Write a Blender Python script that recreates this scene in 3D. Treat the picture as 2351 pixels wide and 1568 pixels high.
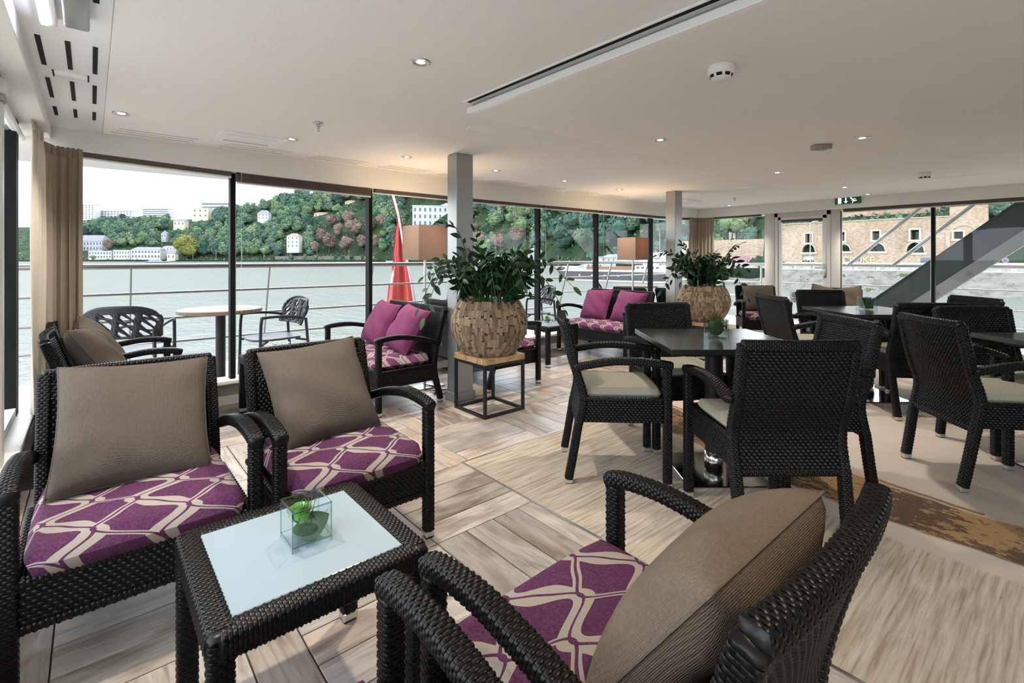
import bpy, bmesh, math, random
import numpy as np
from math import sin, cos, pi, radians, sqrt
from mathutils import Vector, Matrix

for _o in list(bpy.data.objects):
    bpy.data.objects.remove(_o, do_unlink=True)
scene = bpy.context.scene
COL = scene.collection
rnd = random.Random(7)
rs = np.random.RandomState(11)

# ------------------------------------------------------------------ camera
EYE = 1.2                       # eye height above the lounge floor
YAW = radians(49.25)            # heading, counter-clockwise from +X
cam_data = bpy.data.cameras.new('camera')
cam_data.sensor_width = 36.0
cam_data.lens = 36.0 * 1120.0 / 2351.0
cam_data.shift_y = (593.0 - 784.0) / 2351.0
cam_data.clip_start = 0.02
cam_data.clip_end = 4000
cam = bpy.data.objects.new('camera', cam_data)
COL.objects.link(cam)
cam.location = (0, 0, EYE)
cam.rotation_euler = (pi / 2, 0, YAW - pi / 2)
scene.camera = cam

# ------------------------------------------------------------------ sky, exposure
SKY = 2.9
world = bpy.data.worlds.new('overcast_sky')
scene.world = world
world.use_nodes = True
wn = world.node_tree
wn.nodes.clear()
w_out = wn.nodes.new('ShaderNodeOutputWorld')
w_bg = wn.nodes.new('ShaderNodeBackground')
w_tc = wn.nodes.new('ShaderNodeTexCoord')
w_map = wn.nodes.new('ShaderNodeMapping')
w_map.inputs['Scale'].default_value = (1.2, 1.2, 4.5)
w_noise = wn.nodes.new('ShaderNodeTexNoise')
w_noise.inputs['Scale'].default_value = 1.9
w_noise.inputs['Detail'].default_value = 5
w_ramp = wn.nodes.new('ShaderNodeValToRGB')
w_ramp.color_ramp.elements[0].position = 0.33
w_ramp.color_ramp.elements[0].color = (0.66, 0.73, 0.84, 1)
w_ramp.color_ramp.elements[1].position = 0.62
w_ramp.color_ramp.elements[1].color = (0.93, 0.98, 1.06, 1)
wn.links.new(w_tc.outputs['Generated'], w_map.inputs['Vector'])
wn.links.new(w_map.outputs['Vector'], w_noise.inputs['Vector'])
wn.links.new(w_noise.outputs['Fac'], w_ramp.inputs['Fac'])
wn.links.new(w_ramp.outputs['Color'], w_bg.inputs['Color'])
w_bg.inputs['Strength'].default_value = SKY
wn.links.new(w_bg.outputs['Background'], w_out.inputs['Surface'])

scene.view_settings.view_transform = 'Standard'
scene.view_settings.look = 'None'
scene.view_settings.exposure = 1.18
scene.view_settings.gamma = 1.0
scene.view_settings.use_curve_mapping = False
DOWNLIGHT_W = 39.0
FLOOR_LAMP_W = 6.0
scene.cycles.use_denoising = True
scene.cycles.max_bounces = 8
scene.cycles.diffuse_bounces = 4
scene.cycles.glossy_bounces = 4
scene.cycles.transmission_bounces = 8
scene.cycles.transparent_max_bounces = 18
scene.cycles.use_adaptive_sampling = True
scene.cycles.adaptive_threshold = .04
scene.cycles.sample_clamp_indirect = 6
scene.cycles.caustics_reflective = True
scene.cycles.caustics_refractive = False

# ------------------------------------------------------------------ materials
MATS = {}
def new_mat(name):
    m = bpy.data.materials.new(name); m.use_nodes = True
    nt = m.node_tree; nt.nodes.clear()
    out = nt.nodes.new('ShaderNodeOutputMaterial')
    MATS[name] = m
    return m, nt, out
def principled(nt, out, color=(.5,.5,.5), rough=.5, metal=0., spec=.5, **kw):
    b = nt.nodes.new('ShaderNodeBsdfPrincipled')
    b.inputs['Base Color'].default_value = (*color, 1)
    b.inputs['Roughness'].default_value = rough
    b.inputs['Metallic'].default_value = metal
    b.inputs['Specular IOR Level'].default_value = spec
    for k, v in kw.items(): b.inputs[k.replace('_', ' ')].default_value = v
    nt.links.new(b.outputs[0], out.inputs['Surface'])
    return b
def N(nt, typ, **kw):
    n = nt.nodes.new(typ)
    for k, v in kw.items(): setattr(n, k, v)
    return n
def math_node(nt, op, a, b=None, clamp=False):
    n = nt.nodes.new('ShaderNodeMath'); n.operation = op; n.use_clamp = clamp
    for i, v in enumerate((a, b)):
        if v is None: continue
        if isinstance(v, (int, float)): n.inputs[i].default_value = v
        else: nt.links.new(v, n.inputs[i])
    return n.outputs[0]
def ramp(nt, fac, stops, interp='LINEAR'):
    r = nt.nodes.new('ShaderNodeValToRGB'); cr = r.color_ramp; cr.interpolation = interp
    while len(cr.elements) < len(stops): cr.elements.new(.5)
    for e, (p, c) in zip(cr.elements, stops):
        e.position = p; e.color = (*c, 1)
    nt.links.new(fac, r.inputs['Fac'])
    return r.outputs['Color']
def mixc(nt, fac, a, b):
    n = nt.nodes.new('ShaderNodeMix'); n.data_type = 'RGBA'
    for sock, v in ((n.inputs[0], fac), (n.inputs[6], a), (n.inputs[7], b)):
        if isinstance(v, (int, float)): sock.default_value = v
        elif isinstance(v, tuple): sock.default_value = (*v, 1)
        else: nt.links.new(v, sock)
    return n.outputs[2]
def coords(nt, kind='Object', scale=(1,1,1), rot=(0,0,0), loc=(0,0,0)):
    tc = nt.nodes.new('ShaderNodeTexCoord'); mp = nt.nodes.new('ShaderNodeMapping')
    mp.inputs['Scale'].default_value = scale; mp.inputs['Rotation'].default_value = rot; mp.inputs['Location'].default_value = loc
    nt.links.new(tc.outputs[kind], mp.inputs['Vector'])
    return mp.outputs['Vector']
def noise(nt, vec, scale=5, detail=3, rough=.5, dist=0):
    n = nt.nodes.new('ShaderNodeTexNoise')
    n.inputs['Scale'].default_value = scale; n.inputs['Detail'].default_value = detail
    n.inputs['Roughness'].default_value = rough; n.inputs['Distortion'].default_value = dist
    if vec is not None: nt.links.new(vec, n.inputs['Vector'])
    return n.outputs['Fac']
def bump(nt, bsdf, h, strength=.3, dist=.01):
    b = nt.nodes.new('ShaderNodeBump'); b.inputs['Strength'].default_value = strength; b.inputs['Distance'].default_value = dist
    nt.links.new(h, b.inputs['Height']); nt.links.new(b.outputs[0], bsdf.inputs['Normal'])
def simple(name, color, rough=.5, metal=0., spec=.5, var=0., vscale=8, bmp=0., bscale=60, bdist=.002, **kw):
    m, nt, out = new_mat(name)
    b = principled(nt, out, color, rough, metal, spec, **kw)
    if var:
        f = noise(nt, coords(nt), vscale, 4)
        lo = tuple(max(0, c*(1-var)) for c in color); hi = tuple(min(1, c*(1+var)) for c in color)
        nt.links.new(ramp(nt, f, [(.3, lo), (.7, hi)]), b.inputs['Base Color'])
    if bmp:
        bump(nt, b, noise(nt, coords(nt), bscale, 3), bmp, bdist)
    return m
def emit(name, color, strength):
    m, nt, out = new_mat(name)
    e = nt.nodes.new('ShaderNodeEmission'); e.inputs[0].default_value = (*color, 1); e.inputs[1].default_value = strength
    nt.links.new(e.outputs[0], out.inputs['Surface'])
    return m

simple('ceiling_white', (.86,.855,.84), .85, bmp=.5, bscale=170, bdist=.004, var=.03, vscale=.7)
simple('ceiling_panel', (.89,.875,.85), .85, bmp=.5, bscale=170, bdist=.004, var=.03, vscale=.7)
simple('soffit_white', (.80,.80,.77), .6, bmp=.15, bscale=120)
simple('gloss_white', (.90,.91,.92), .3)
simple('plastic_white', (.85,.85,.84), .35)
simple('black_void', (.004,.004,.004), .9)
simple('slot_grey', (.35,.33,.30), .8)
simple('grout', (.055,.05,.047), .9)
simple('white_frame', (.74,.74,.71), .4)
simple('beige_frame', (.62,.585,.54), .45)
simple('dark_frame', (.006,.006,.0065), .6, spec=.15)
simple('blind_brown', (.10,.075,.065), .7)
simple('blind_cream', (.78,.78,.76), .6)
simple('sill_cream', (.70,.67,.60), .4)
simple('baseboard_grey', (.33,.31,.28), .55)
simple('column_grey', (.36,.365,.36), .38, metal=.55, bmp=.05, bscale=200)
simple('steel', (.62,.61,.60), .22, metal=1.)
simple('brushed_steel', (.55,.54,.52), .38, metal=1.)
simple('rail_steel', (.26,.25,.245), .3, metal=1.)  # steel darkened, dark reflections on the rails put into its colour
simple('dark_chrome', (.30,.29,.27), .12, metal=1.)
simple('black_metal', (.008,.008,.009), .45)
simple('rubber_black', (.01,.01,.01), .8)
simple('cap_silver', (.66,.65,.63), .3, metal=.9)
simple('cord_black', (.012,.012,.012), .5)
simple('deck_grey', (.46,.40,.34), .7, var=.15)
simple('outdoor_black', (.022,.024,.03), .42)
simple('outdoor_seat', (.05,.05,.06), .45)
simple('beam_blue', (.060,.080,.088), .55, metal=0., var=.08, vscale=2)
simple('beam_pale', (.34,.34,.35), .45, var=.15, vscale=3)
simple('flag_red', (.50,.075,.07), .7)
simple('flag_white', (.55,.55,.57), .7)
simple('soil_dark', (.02,.015,.01), .95)
simple('vase_green', (.16,.36,.10), .5)
simple('vase_dark_leaf', (.035,.075,.015), .45, var=.4, vscale=30)
simple('moss', (.02,.05,.012), .9, var=.5, vscale=60)
simple('lime', (.36,.42,.09), .4)
simple('sign_green', (.005,.14,.045), .4)
emit('sign_white', (.80,.82,1.0), 1.1)
emit('lamp_glow', (1.0,.82,.58), 9.0)
emit('led_glow', (.80,.82,1.0), 30.0)
emit('bulb_glow', (1.0,.62,.25), 5.0)

# wicker strand: dark brown resin with a sheen
m, nt, out = new_mat('wicker')
b = principled(nt, out, (.0125,.0108,.0098), .33, 0, .22)
f = noise(nt, coords(nt, scale=(40,40,40)), 3, 2)
nt.links.new(ramp(nt, f, [(.35,(.0030,.0027,.0026)),(.7,(.0075,.0065,.0060))]), b.inputs['Base Color'])
m, nt, out = new_mat('wicker_core')
principled(nt, out, (.002,.0019,.0018), .7, 0, .1)

# glazing: thin, mostly clear, with a faint reflection
def glazing(name, tint, refl):
    m, nt, out = new_mat(name)
    t = N(nt, 'ShaderNodeBsdfTransparent'); t.inputs[0].default_value = (*tint, 1)
    g = N(nt, 'ShaderNodeBsdfGlossy'); g.inputs['Roughness'].default_value = .01; g.inputs[0].default_value = (1,1,1,1)
    fr = N(nt, 'ShaderNodeFresnel'); fr.inputs[0].default_value = 1.45
    geo = N(nt, 'ShaderNodeNewGeometry')
    fac = math_node(nt, 'MULTIPLY', math_node(nt, 'MULTIPLY', fr.outputs[0], refl, True), math_node(nt, 'SUBTRACT', 1.0, geo.outputs['Backfacing']), True)
    mx = N(nt, 'ShaderNodeMixShader')
    nt.links.new(fac, mx.inputs[0]); nt.links.new(t.outputs[0], mx.inputs[1]); nt.links.new(g.outputs[0], mx.inputs[2])
    nt.links.new(mx.outputs[0], out.inputs['Surface'])
glazing('window_glass', (.97,.985,.98), .45)
glazing('vase_glass', (.95,.98,.975), 1.5)
glazing('vase_edge', (.62,.76,.74), 3.0)

# floor planks: wood-look tiles, each with its own tone
m, nt, out = new_mat('plank_tile')
b = principled(nt, out, (.4,.3,.22), .33, 0, .45)
oi = N(nt, 'ShaderNodeObjectInfo')
tc = N(nt, 'ShaderNodeTexCoord')
comb = N(nt, 'ShaderNodeCombineXYZ')
nt.links.new(math_node(nt, 'MULTIPLY', oi.outputs['Random'], 37.0), comb.inputs[0])
nt.links.new(math_node(nt, 'MULTIPLY', oi.outputs['Random'], 91.0), comb.inputs[1])
va = N(nt, 'ShaderNodeVectorMath', operation='ADD')
nt.links.new(tc.outputs['Object'], va.inputs[0]); nt.links.new(comb.outputs[0], va.inputs[1])
mp = N(nt, 'ShaderNodeMapping'); mp.inputs['Scale'].default_value = (2.2, 30, 1)
nt.links.new(va.outputs[0], mp.inputs['Vector'])
mp2 = N(nt, 'ShaderNodeMapping'); mp2.inputs['Scale'].default_value = (2.6, 9, 1)
nt.links.new(va.outputs[0], mp2.inputs['Vector'])
grain = noise(nt, mp.outputs[0], 2.2, 6, .62, .6)
patch = noise(nt, mp2.outputs[0], 1.2, 3, .55, .8)
c1 = ramp(nt, patch, [(.26,(.20,.14,.105)),(.44,(.36,.285,.23)),(.58,(.46,.395,.34)),(.75,(.35,.295,.255))])
c2 = ramp(nt, grain, [(.28,(.50,.45,.41)),(.48,(.95,.95,.95)),(.72,(1.1,1.08,1.06))])
mul = N(nt, 'ShaderNodeMix', data_type='RGBA', blend_type='MULTIPLY'); mul.inputs[0].default_value = .85
nt.links.new(c1, mul.inputs[6]); nt.links.new(c2, mul.inputs[7])
tone = N(nt, 'ShaderNodeHueSaturation')
nt.links.new(mul.outputs[2], tone.inputs['Color'])
nt.links.new(math_node(nt, 'ADD', math_node(nt, 'MULTIPLY', oi.outputs['Random'], .55), .74), tone.inputs['Value'])
nt.links.new(math_node(nt, 'ADD', math_node(nt, 'MULTIPLY', math_node(nt, 'FRACT', math_node(nt,'MULTIPLY', oi.outputs['Random'], 13.7)), .5), .6), tone.inputs['Saturation'])
nt.links.new(tone.outputs[0], b.inputs['Base Color'])
bump(nt, b, grain, .12, .002)

# carpet: tan pile with streaks along X, a speckled brown band, pale strips
m, nt, out = new_mat('carpet')
b = principled(nt, out, (.4,.3,.2), .95, 0, .1)
tc = N(nt, 'ShaderNodeTexCoord'); sep = N(nt, 'ShaderNodeSeparateXYZ'); nt.links.new(tc.outputs['Object'], sep.inputs[0])
X, Y = sep.outputs[0], sep.outputs[1]
sv = N(nt, 'ShaderNodeMapping'); sv.inputs['Scale'].default_value = (1.5, 26, 1); nt.links.new(tc.outputs['Object'], sv.inputs[0])
streak = noise(nt, sv.outputs[0], 2.4, 5, .6, .3)
tan = ramp(nt, streak, [(.34,(.31,.24,.175)),(.50,(.44,.37,.295)),(.66,(.53,.475,.41))])
big = noise(nt, tc.outputs['Object'], .8, 3)
plain = ramp(nt, big, [(.35,(.40,.325,.265)),(.65,(.50,.435,.375))])
wob = math_node(nt, 'MULTIPLY', math_node(nt, 'SUBTRACT', noise(nt, tc.outputs['Object'], 2.2, 4), .5), .16)
yy = math_node(nt, 'SUBTRACT', Y, .25)
curve = math_node(nt, 'MULTIPLY', math_node(nt, 'MULTIPLY', yy, yy), .11)
d = math_node(nt, 'SUBTRACT', math_node(nt, 'ADD', X, wob), curve)
def step(v, e, w=.012):
    mr = N(nt, 'ShaderNodeMapRange'); mr.inputs[1].default_value = e-w; mr.inputs[2].default_value = e+w
    nt.links.new(v, mr.inputs[0]); return mr.outputs[0]
sp = N(nt, 'ShaderNodeMapping'); sp.inputs['Scale'].default_value = (16, 8, 1); nt.links.new(tc.outputs['Object'], sp.inputs[0])
spk = noise(nt, sp.outputs[0], 2.0, 3, .7)
mod = noise(nt, tc.outputs['Object'], 3.0, 2)
spf = math_node(nt, 'GREATER_THAN', math_node(nt, 'ADD', spk, math_node(nt, 'MULTIPLY', math_node(nt,'SUBTRACT',mod,.5), .9)), .53)
brown = mixc(nt, spf, (.31,.19,.09), (.11,.07,.045))
col = mixc(nt, step(d, 2.58), tan, (.50,.43,.36))
col = mixc(nt, step(d, 2.74), col, brown)
col = mixc(nt, step(d, 3.14), col, plain)
ln = math_node(nt, 'ABSOLUTE', math_node(nt, 'SUBTRACT', d, 3.17))
col = mixc(nt, math_node(nt, 'MULTIPLY', math_node(nt, 'LESS_THAN', ln, .014), math_node(nt, 'GREATER_THAN', mod, .46)), col, (.22,.13,.08))
ln2 = math_node(nt, 'ABSOLUTE', math_node(nt, 'SUBTRACT', d, 4.75))
col = mixc(nt, math_node(nt, 'MULTIPLY', math_node(nt, 'LESS_THAN', ln2, math_node(nt,'MULTIPLY',spk,.11)), math_node(nt, 'GREATER_THAN', spk, .5)), col, (.33,.20,.11))
nt.links.new(col, b.inputs['Base Color'])
bump(nt, b, noise(nt, tc.outputs['Object'], 420, 2), .5, .003)

# patterned purple seat fabric: ogee drops outlined by pale double bands
def ogee(name, purple, purple2, pale, pscale=1.0):
    m, nt, out = new_mat(name)
    b = principled(nt, out, purple, .9, 0, .15)
    tc = N(nt, 'ShaderNodeTexCoord'); sep = N(nt, 'ShaderNodeSeparateXYZ'); nt.links.new(tc.outputs['Object'], sep.inputs[0])
    u = math_node(nt, 'DIVIDE', math_node(nt, 'ADD', sep.outputs[1], math_node(nt,'MULTIPLY', sep.outputs[2], .7)), .115*pscale)
    v = math_node(nt, 'DIVIDE', math_node(nt, 'SUBTRACT', sep.outputs[0], math_node(nt,'MULTIPLY', sep.outputs[2], .7)), .21*pscale)
    sn = math_node(nt, 'MULTIPLY', math_node(nt, 'ADD', math_node(nt, 'SINE', math_node(nt, 'MULTIPLY', v, 2*pi)), math_node(nt, 'MULTIPLY', math_node(nt, 'SINE', math_node(nt, 'MULTIPLY', v, 4*pi)), .25)), .238)
    def band(sign):
        a = math_node(nt, 'ADD' if sign > 0 else 'SUBTRACT', math_node(nt, 'MULTIPLY', u, .5), sn)
        if sign < 0: a = math_node(nt, 'ADD', a, .5)
        return math_node(nt, 'ABSOLUTE', math_node(nt, 'SUBTRACT', math_node(nt, 'FRACT', a), .5))
    g1, g2 = band(1), band(-1)
    g = math_node(nt, 'MINIMUM', g1, g2)
    wide = math_node(nt, 'ADD', .165, math_node(nt, 'MULTIPLY', math_node(nt, 'COSINE', math_node(nt, 'MULTIPLY', v, 4*pi)), .045))
    p1 = math_node(nt, 'LESS_THAN', g1, wide)
    p2 = math_node(nt, 'LESS_THAN', g2, .072)
    is_pale = math_node(nt, 'MULTIPLY', math_node(nt, 'MAXIMUM', p1, p2), math_node(nt, 'GREATER_THAN', g, .024))
    fine = noise(nt, coords(nt, scale=(1,1,1)), 140, 2)
    pc = mixc(nt, ramp(nt, fine, [(.3,(0,0,0)),(.7,(1,1,1))]), purple, purple2)
    nt.links.new(mixc(nt, is_pale, pc, pale), b.inputs['Base Color'])
    bump(nt, b, noise(nt, coords(nt), 500, 2), .35, .002)
ogee('fabric_ogee', (.055,.013,.042), (.095,.032,.072), (.28,.24,.205))
ogee('fabric_ogee_small', (.095,.022,.075), (.14,.045,.11), (.31,.26,.24), .85)

def cloth(name, c, rough=.9, weave=650, var=.12, bs=.5):
    m, nt, out = new_mat(name)
    b = principled(nt, out, c, rough, 0, .15)
    wv1 = N(nt, 'ShaderNodeTexWave'); wv1.inputs['Scale'].default_value = weave*.16; wv1.inputs['Distortion'].default_value = 1.2
    wv1.bands_direction = 'Y'
    wv2 = N(nt, 'ShaderNodeTexWave'); wv2.inputs['Scale'].default_value = weave*.16; wv2.inputs['Distortion'].default_value = 1.2
    wv2.bands_direction = 'X'
    cc = coords(nt)
    nt.links.new(cc, wv1.inputs[0]); nt.links.new(cc, wv2.inputs[0])
    h = math_node(nt, 'ADD', wv1.outputs['Fac'], wv2.outputs['Fac'])
    f = noise(nt, cc, 180, 3)
    lo = tuple(x*(1-var) for x in c); hi = tuple(x*(1+var) for x in c)
    nt.links.new(ramp(nt, f, [(.3,lo),(.7,hi)]), b.inputs['Base Color'])
    bump(nt, b, h, bs, .0015)
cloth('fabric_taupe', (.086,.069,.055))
cloth('fabric_taupe_lit', (.15,.112,.08))  # taupe made lighter and warmer, lamp light put into the colour
cloth('fabric_magenta', (.175,.042,.105))
cloth('fabric_sage', (.30,.285,.225))
cloth('fabric_curtain', (.40,.345,.28), weave=300)
cloth('fabric_curtain_pale', (.62,.56,.48), weave=300)
cloth('lamp_shade', (.30,.235,.18), weave=300)
for cn, cc_ in (('fabric_curtain', (.50,.42,.33,1)), ('fabric_curtain_pale', (.75,.68,.58,1))):
    nt = MATS[cn].node_tree
    bs = [n for n in nt.nodes if n.type == 'BSDF_PRINCIPLED'][0]; outn = [n for n in nt.nodes if n.type == 'OUTPUT_MATERIAL'][0]
    trl = N(nt, 'ShaderNodeBsdfTranslucent'); trl.inputs[0].default_value = cc_
    mxs = N(nt, 'ShaderNodeMixShader'); mxs.inputs[0].default_value = .35
    nt.links.new(bs.outputs[0], mxs.inputs[1]); nt.links.new(trl.outputs[0], mxs.inputs[2]); nt.links.new(mxs.outputs[0], outn.inputs[0])
nt = MATS['lamp_shade'].node_tree
bs = [n for n in nt.nodes if n.type == 'BSDF_PRINCIPLED'][0]
outn = [n for n in nt.nodes if n.type == 'OUTPUT_MATERIAL'][0]
trl = N(nt, 'ShaderNodeBsdfTranslucent'); trl.inputs[0].default_value = (.80,.46,.20,1)
mxs = N(nt, 'ShaderNodeMixShader'); mxs.inputs[0].default_value = .12
nt.links.new(bs.outputs[0], mxs.inputs[1]); nt.links.new(trl.outputs[0], mxs.inputs[2]); nt.links.new(mxs.outputs[0], outn.inputs[0])

# frosted table glass, dark table top, woods
simple('frosted_glass', (.255,.31,.345), .14, spec=.6)
simple('table_dark', (.018,.019,.018), .16, spec=.6)
simple('table_dark_edge', (.012,.012,.013), .3)
m, nt, out = new_mat('stand_wood')
b = principled(nt, out, (.4,.25,.12), .5)
f = noise(nt, coords(nt, scale=(3,26,3)), 2.5, 4, .6, .4)
nt.links.new(ramp(nt, f, [(.3,(.22,.115,.045)),(.5,(.42,.26,.13)),(.7,(.54,.36,.20))]), b.inputs['Base Color'])
m, nt, out = new_mat('outdoor_wood')
b = principled(nt, out, (.4,.25,.12), .5)
f = noise(nt, coords(nt, scale=(3,30,3)), 2.0, 4, .6, .3)
nt.links.new(ramp(nt, f, [(.3,(.16,.105,.065)),(.7,(.30,.21,.14))]), b.inputs['Base Color'])
m, nt, out = new_mat('wood_chip')
b = principled(nt, out, (.4,.25,.12), .75, 0, .25)
oi = N(nt, 'ShaderNodeObjectInfo')
tc = N(nt, 'ShaderNodeTexCoord')
mp = N(nt, 'ShaderNodeMapping'); mp.inputs['Scale'].default_value = (60, 60, 14)
va = N(nt, 'ShaderNodeVectorMath', operation='ADD'); cb = N(nt, 'ShaderNodeCombineXYZ')
nt.links.new(math_node(nt, 'MULTIPLY', oi.outputs['Random'], 53.0), cb.inputs[0])
nt.links.new(tc.outputs['Object'], va.inputs[0]); nt.links.new(cb.outputs[0], va.inputs[1]); nt.links.new(va.outputs[0], mp.inputs[0])
f = noise(nt, mp.outputs[0], 1.3, 5, .65, .5)
col = ramp(nt, f, [(.28,(.085,.052,.028)),(.5,(.26,.178,.108)),(.75,(.42,.32,.215))])
hs = N(nt, 'ShaderNodeHueSaturation'); nt.links.new(col, hs.inputs['Color'])
nt.links.new(math_node(nt, 'ADD', math_node(nt, 'MULTIPLY', oi.outputs['Random'], 1.0), .42), hs.inputs['Value'])
nt.links.new(hs.outputs[0], b.inputs['Base Color'])
bump(nt, b, f, .6, .004)

# leaves of the potted plants
m, nt, out = new_mat('zz_leaf')
b = principled(nt, out, (.012,.05,.014), .28, 0, .36)
oi = N(nt, 'ShaderNodeObjectInfo')
nt.links.new(ramp(nt, oi.outputs['Random'], [(0,(.006,.022,.008)),(.7,(.011,.042,.013)),(1,(.028,.08,.018))]), b.inputs['Base Color'])
simple('zz_stem', (.03,.075,.02), .35)

# foliage of the far hillside (tone by object; haze put into the pale bluish tones)
def foliage(name, lo, hi):
    m, nt, out = new_mat(name)
    b = principled(nt, out, lo, .85, 0, .15)
    oi = N(nt, 'ShaderNodeObjectInfo')
    f = math_node(nt, 'ADD', math_node(nt, 'MULTIPLY', noise(nt, coords(nt), .55, 3, .6), .6), math_node(nt, 'MULTIPLY', noise(nt, coords(nt), .045, 2, .5), .4))
    mixf = math_node(nt, 'ADD', math_node(nt, 'MULTIPLY', f, .6), math_node(nt, 'MULTIPLY', oi.outputs['Random'], .5))
    nt.links.new(ramp(nt, mixf, [(.25, lo), (.75, hi)]), b.inputs['Base Color'])
foliage('leaf_green', (0.027,0.068,0.045), (0.083,0.135,0.078))
foliage('leaf_deep', (0.018,0.048,0.042), (0.048,0.087,0.063))
foliage('leaf_light', (0.062,0.111,0.052), (0.130,0.176,0.085))
foliage('leaf_yellow', (0.085,0.100,0.020), (0.160,0.150,0.040))
foliage('leaf_brown', (0.094,0.069,0.056), (0.163,0.119,0.094))
simple('bark', (.07,.055,.045), .9)
m, nt, out = new_mat('hill_ground')
b = principled(nt, out, (.05,.07,.03), .95, 0, .05)
f = noise(nt, coords(nt), .06, 5, .65)
nt.links.new(ramp(nt, f, [(.35,(.010,.022,.012)),(.58,(.022,.036,.018)),(.78,(.07,.07,.04))]), b.inputs['Base Color'])
m, nt, out = new_mat('bank_rock')
b = principled(nt, out, (.2,.18,.15), .95, 0, .05)
f = noise(nt, coords(nt), .55, 6, .7); f2 = noise(nt, coords(nt), .5, 4, .7)
rock = ramp(nt, f, [(.30,(.055,.048,.040)),(.5,(.125,.118,.105)),(.75,(.165,.158,.145))])
grn = math_node(nt, 'GREATER_THAN', math_node(nt, 'ADD', f2, math_node(nt, 'MULTIPLY', f, .35)), .80)
nt.links.new(mixc(nt, grn, rock, (.045,.062,.026)), b.inputs['Base Color'])
m, nt, out = new_mat('river_water')
df = N(nt, 'ShaderNodeBsdfDiffuse'); df.inputs[0].default_value = (.112,.118,.104,1)
gl = N(nt, 'ShaderNodeBsdfGlossy'); gl.inputs['Roughness'].default_value = .16
mx = N(nt, 'ShaderNodeMixShader'); mx.inputs[0].default_value = .075
wv = coords(nt, scale=(1,.45,1), rot=(0,0,.6))
h = math_node(nt, 'ADD', noise(nt, wv, .9, 4, .65), math_node(nt, 'MULTIPLY', noise(nt, wv, .12, 2), 1.2))
bp = N(nt, 'ShaderNodeBump'); bp.inputs['Strength'].default_value = .7; bp.inputs['Distance'].default_value = .45
nt.links.new(h, bp.inputs['Height'])
for q in (df, gl): nt.links.new(bp.outputs[0], q.inputs['Normal'])
nt.links.new(df.outputs[0], mx.inputs[1]); nt.links.new(gl.outputs[0], mx.inputs[2]); nt.links.new(mx.outputs[0], out.inputs['Surface'])
m, nt, out = new_mat('ruin_stone')
b = principled(nt, out, (.3,.22,.15), .95, 0, .05)
vv = coords(nt, scale=(1,.9,2.6))
f = noise(nt, vv, 1.7, 7, .8); f2 = noise(nt, coords(nt), .14, 3, .6)
c1 = ramp(nt, f, [(.32,(.17,.115,.07)),(.47,(.29,.215,.15)),(.60,(.37,.30,.23)),(.75,(.40,.35,.29))])
c2 = ramp(nt, f2, [(.35,(.72,.70,.70)),(.6,(1,1,1))])
mul = N(nt, 'ShaderNodeMix', data_type='RGBA', blend_type='MULTIPLY'); mul.inputs[0].default_value = .8
nt.links.new(c1, mul.inputs[6]); nt.links.new(c2, mul.inputs[7]); nt.links.new(mul.outputs[2], b.inputs['Base Color'])
simple('ruin_trim', (.33,.29,.24), .9)
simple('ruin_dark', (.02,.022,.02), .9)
simple('quay_concrete', (.26,.25,.23), .9, var=.2, vscale=1.5)
simple('house_white', (.34,.34,.34), .8, var=.05, vscale=.3)
simple('house_cream', (.35,.32,.26), .8)
simple('house_grey', (.25,.255,.27), .8)
simple('house_window', (.05,.058,.066), .4)
simple('roof_slate', (.115,.12,.135), .7)
simple('roof_tile', (.24,.13,.09), .8)
simple('hull_dark', (.035,.03,.034), .6)
simple('hull_white', (.36,.36,.37), .6)
simple('rust', (.16,.085,.05), .85)
simple('graffiti_pink', (.36,.13,.23), .9)
simple('graffiti_yellow', (.34,.32,.15), .9)
simple('graffiti_violet', (.12,.11,.17), .9)
simple('car_blue', (.05,.07,.11), .4)
simple('pole_grey', (.30,.30,.29), .6)
M = MATS

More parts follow.
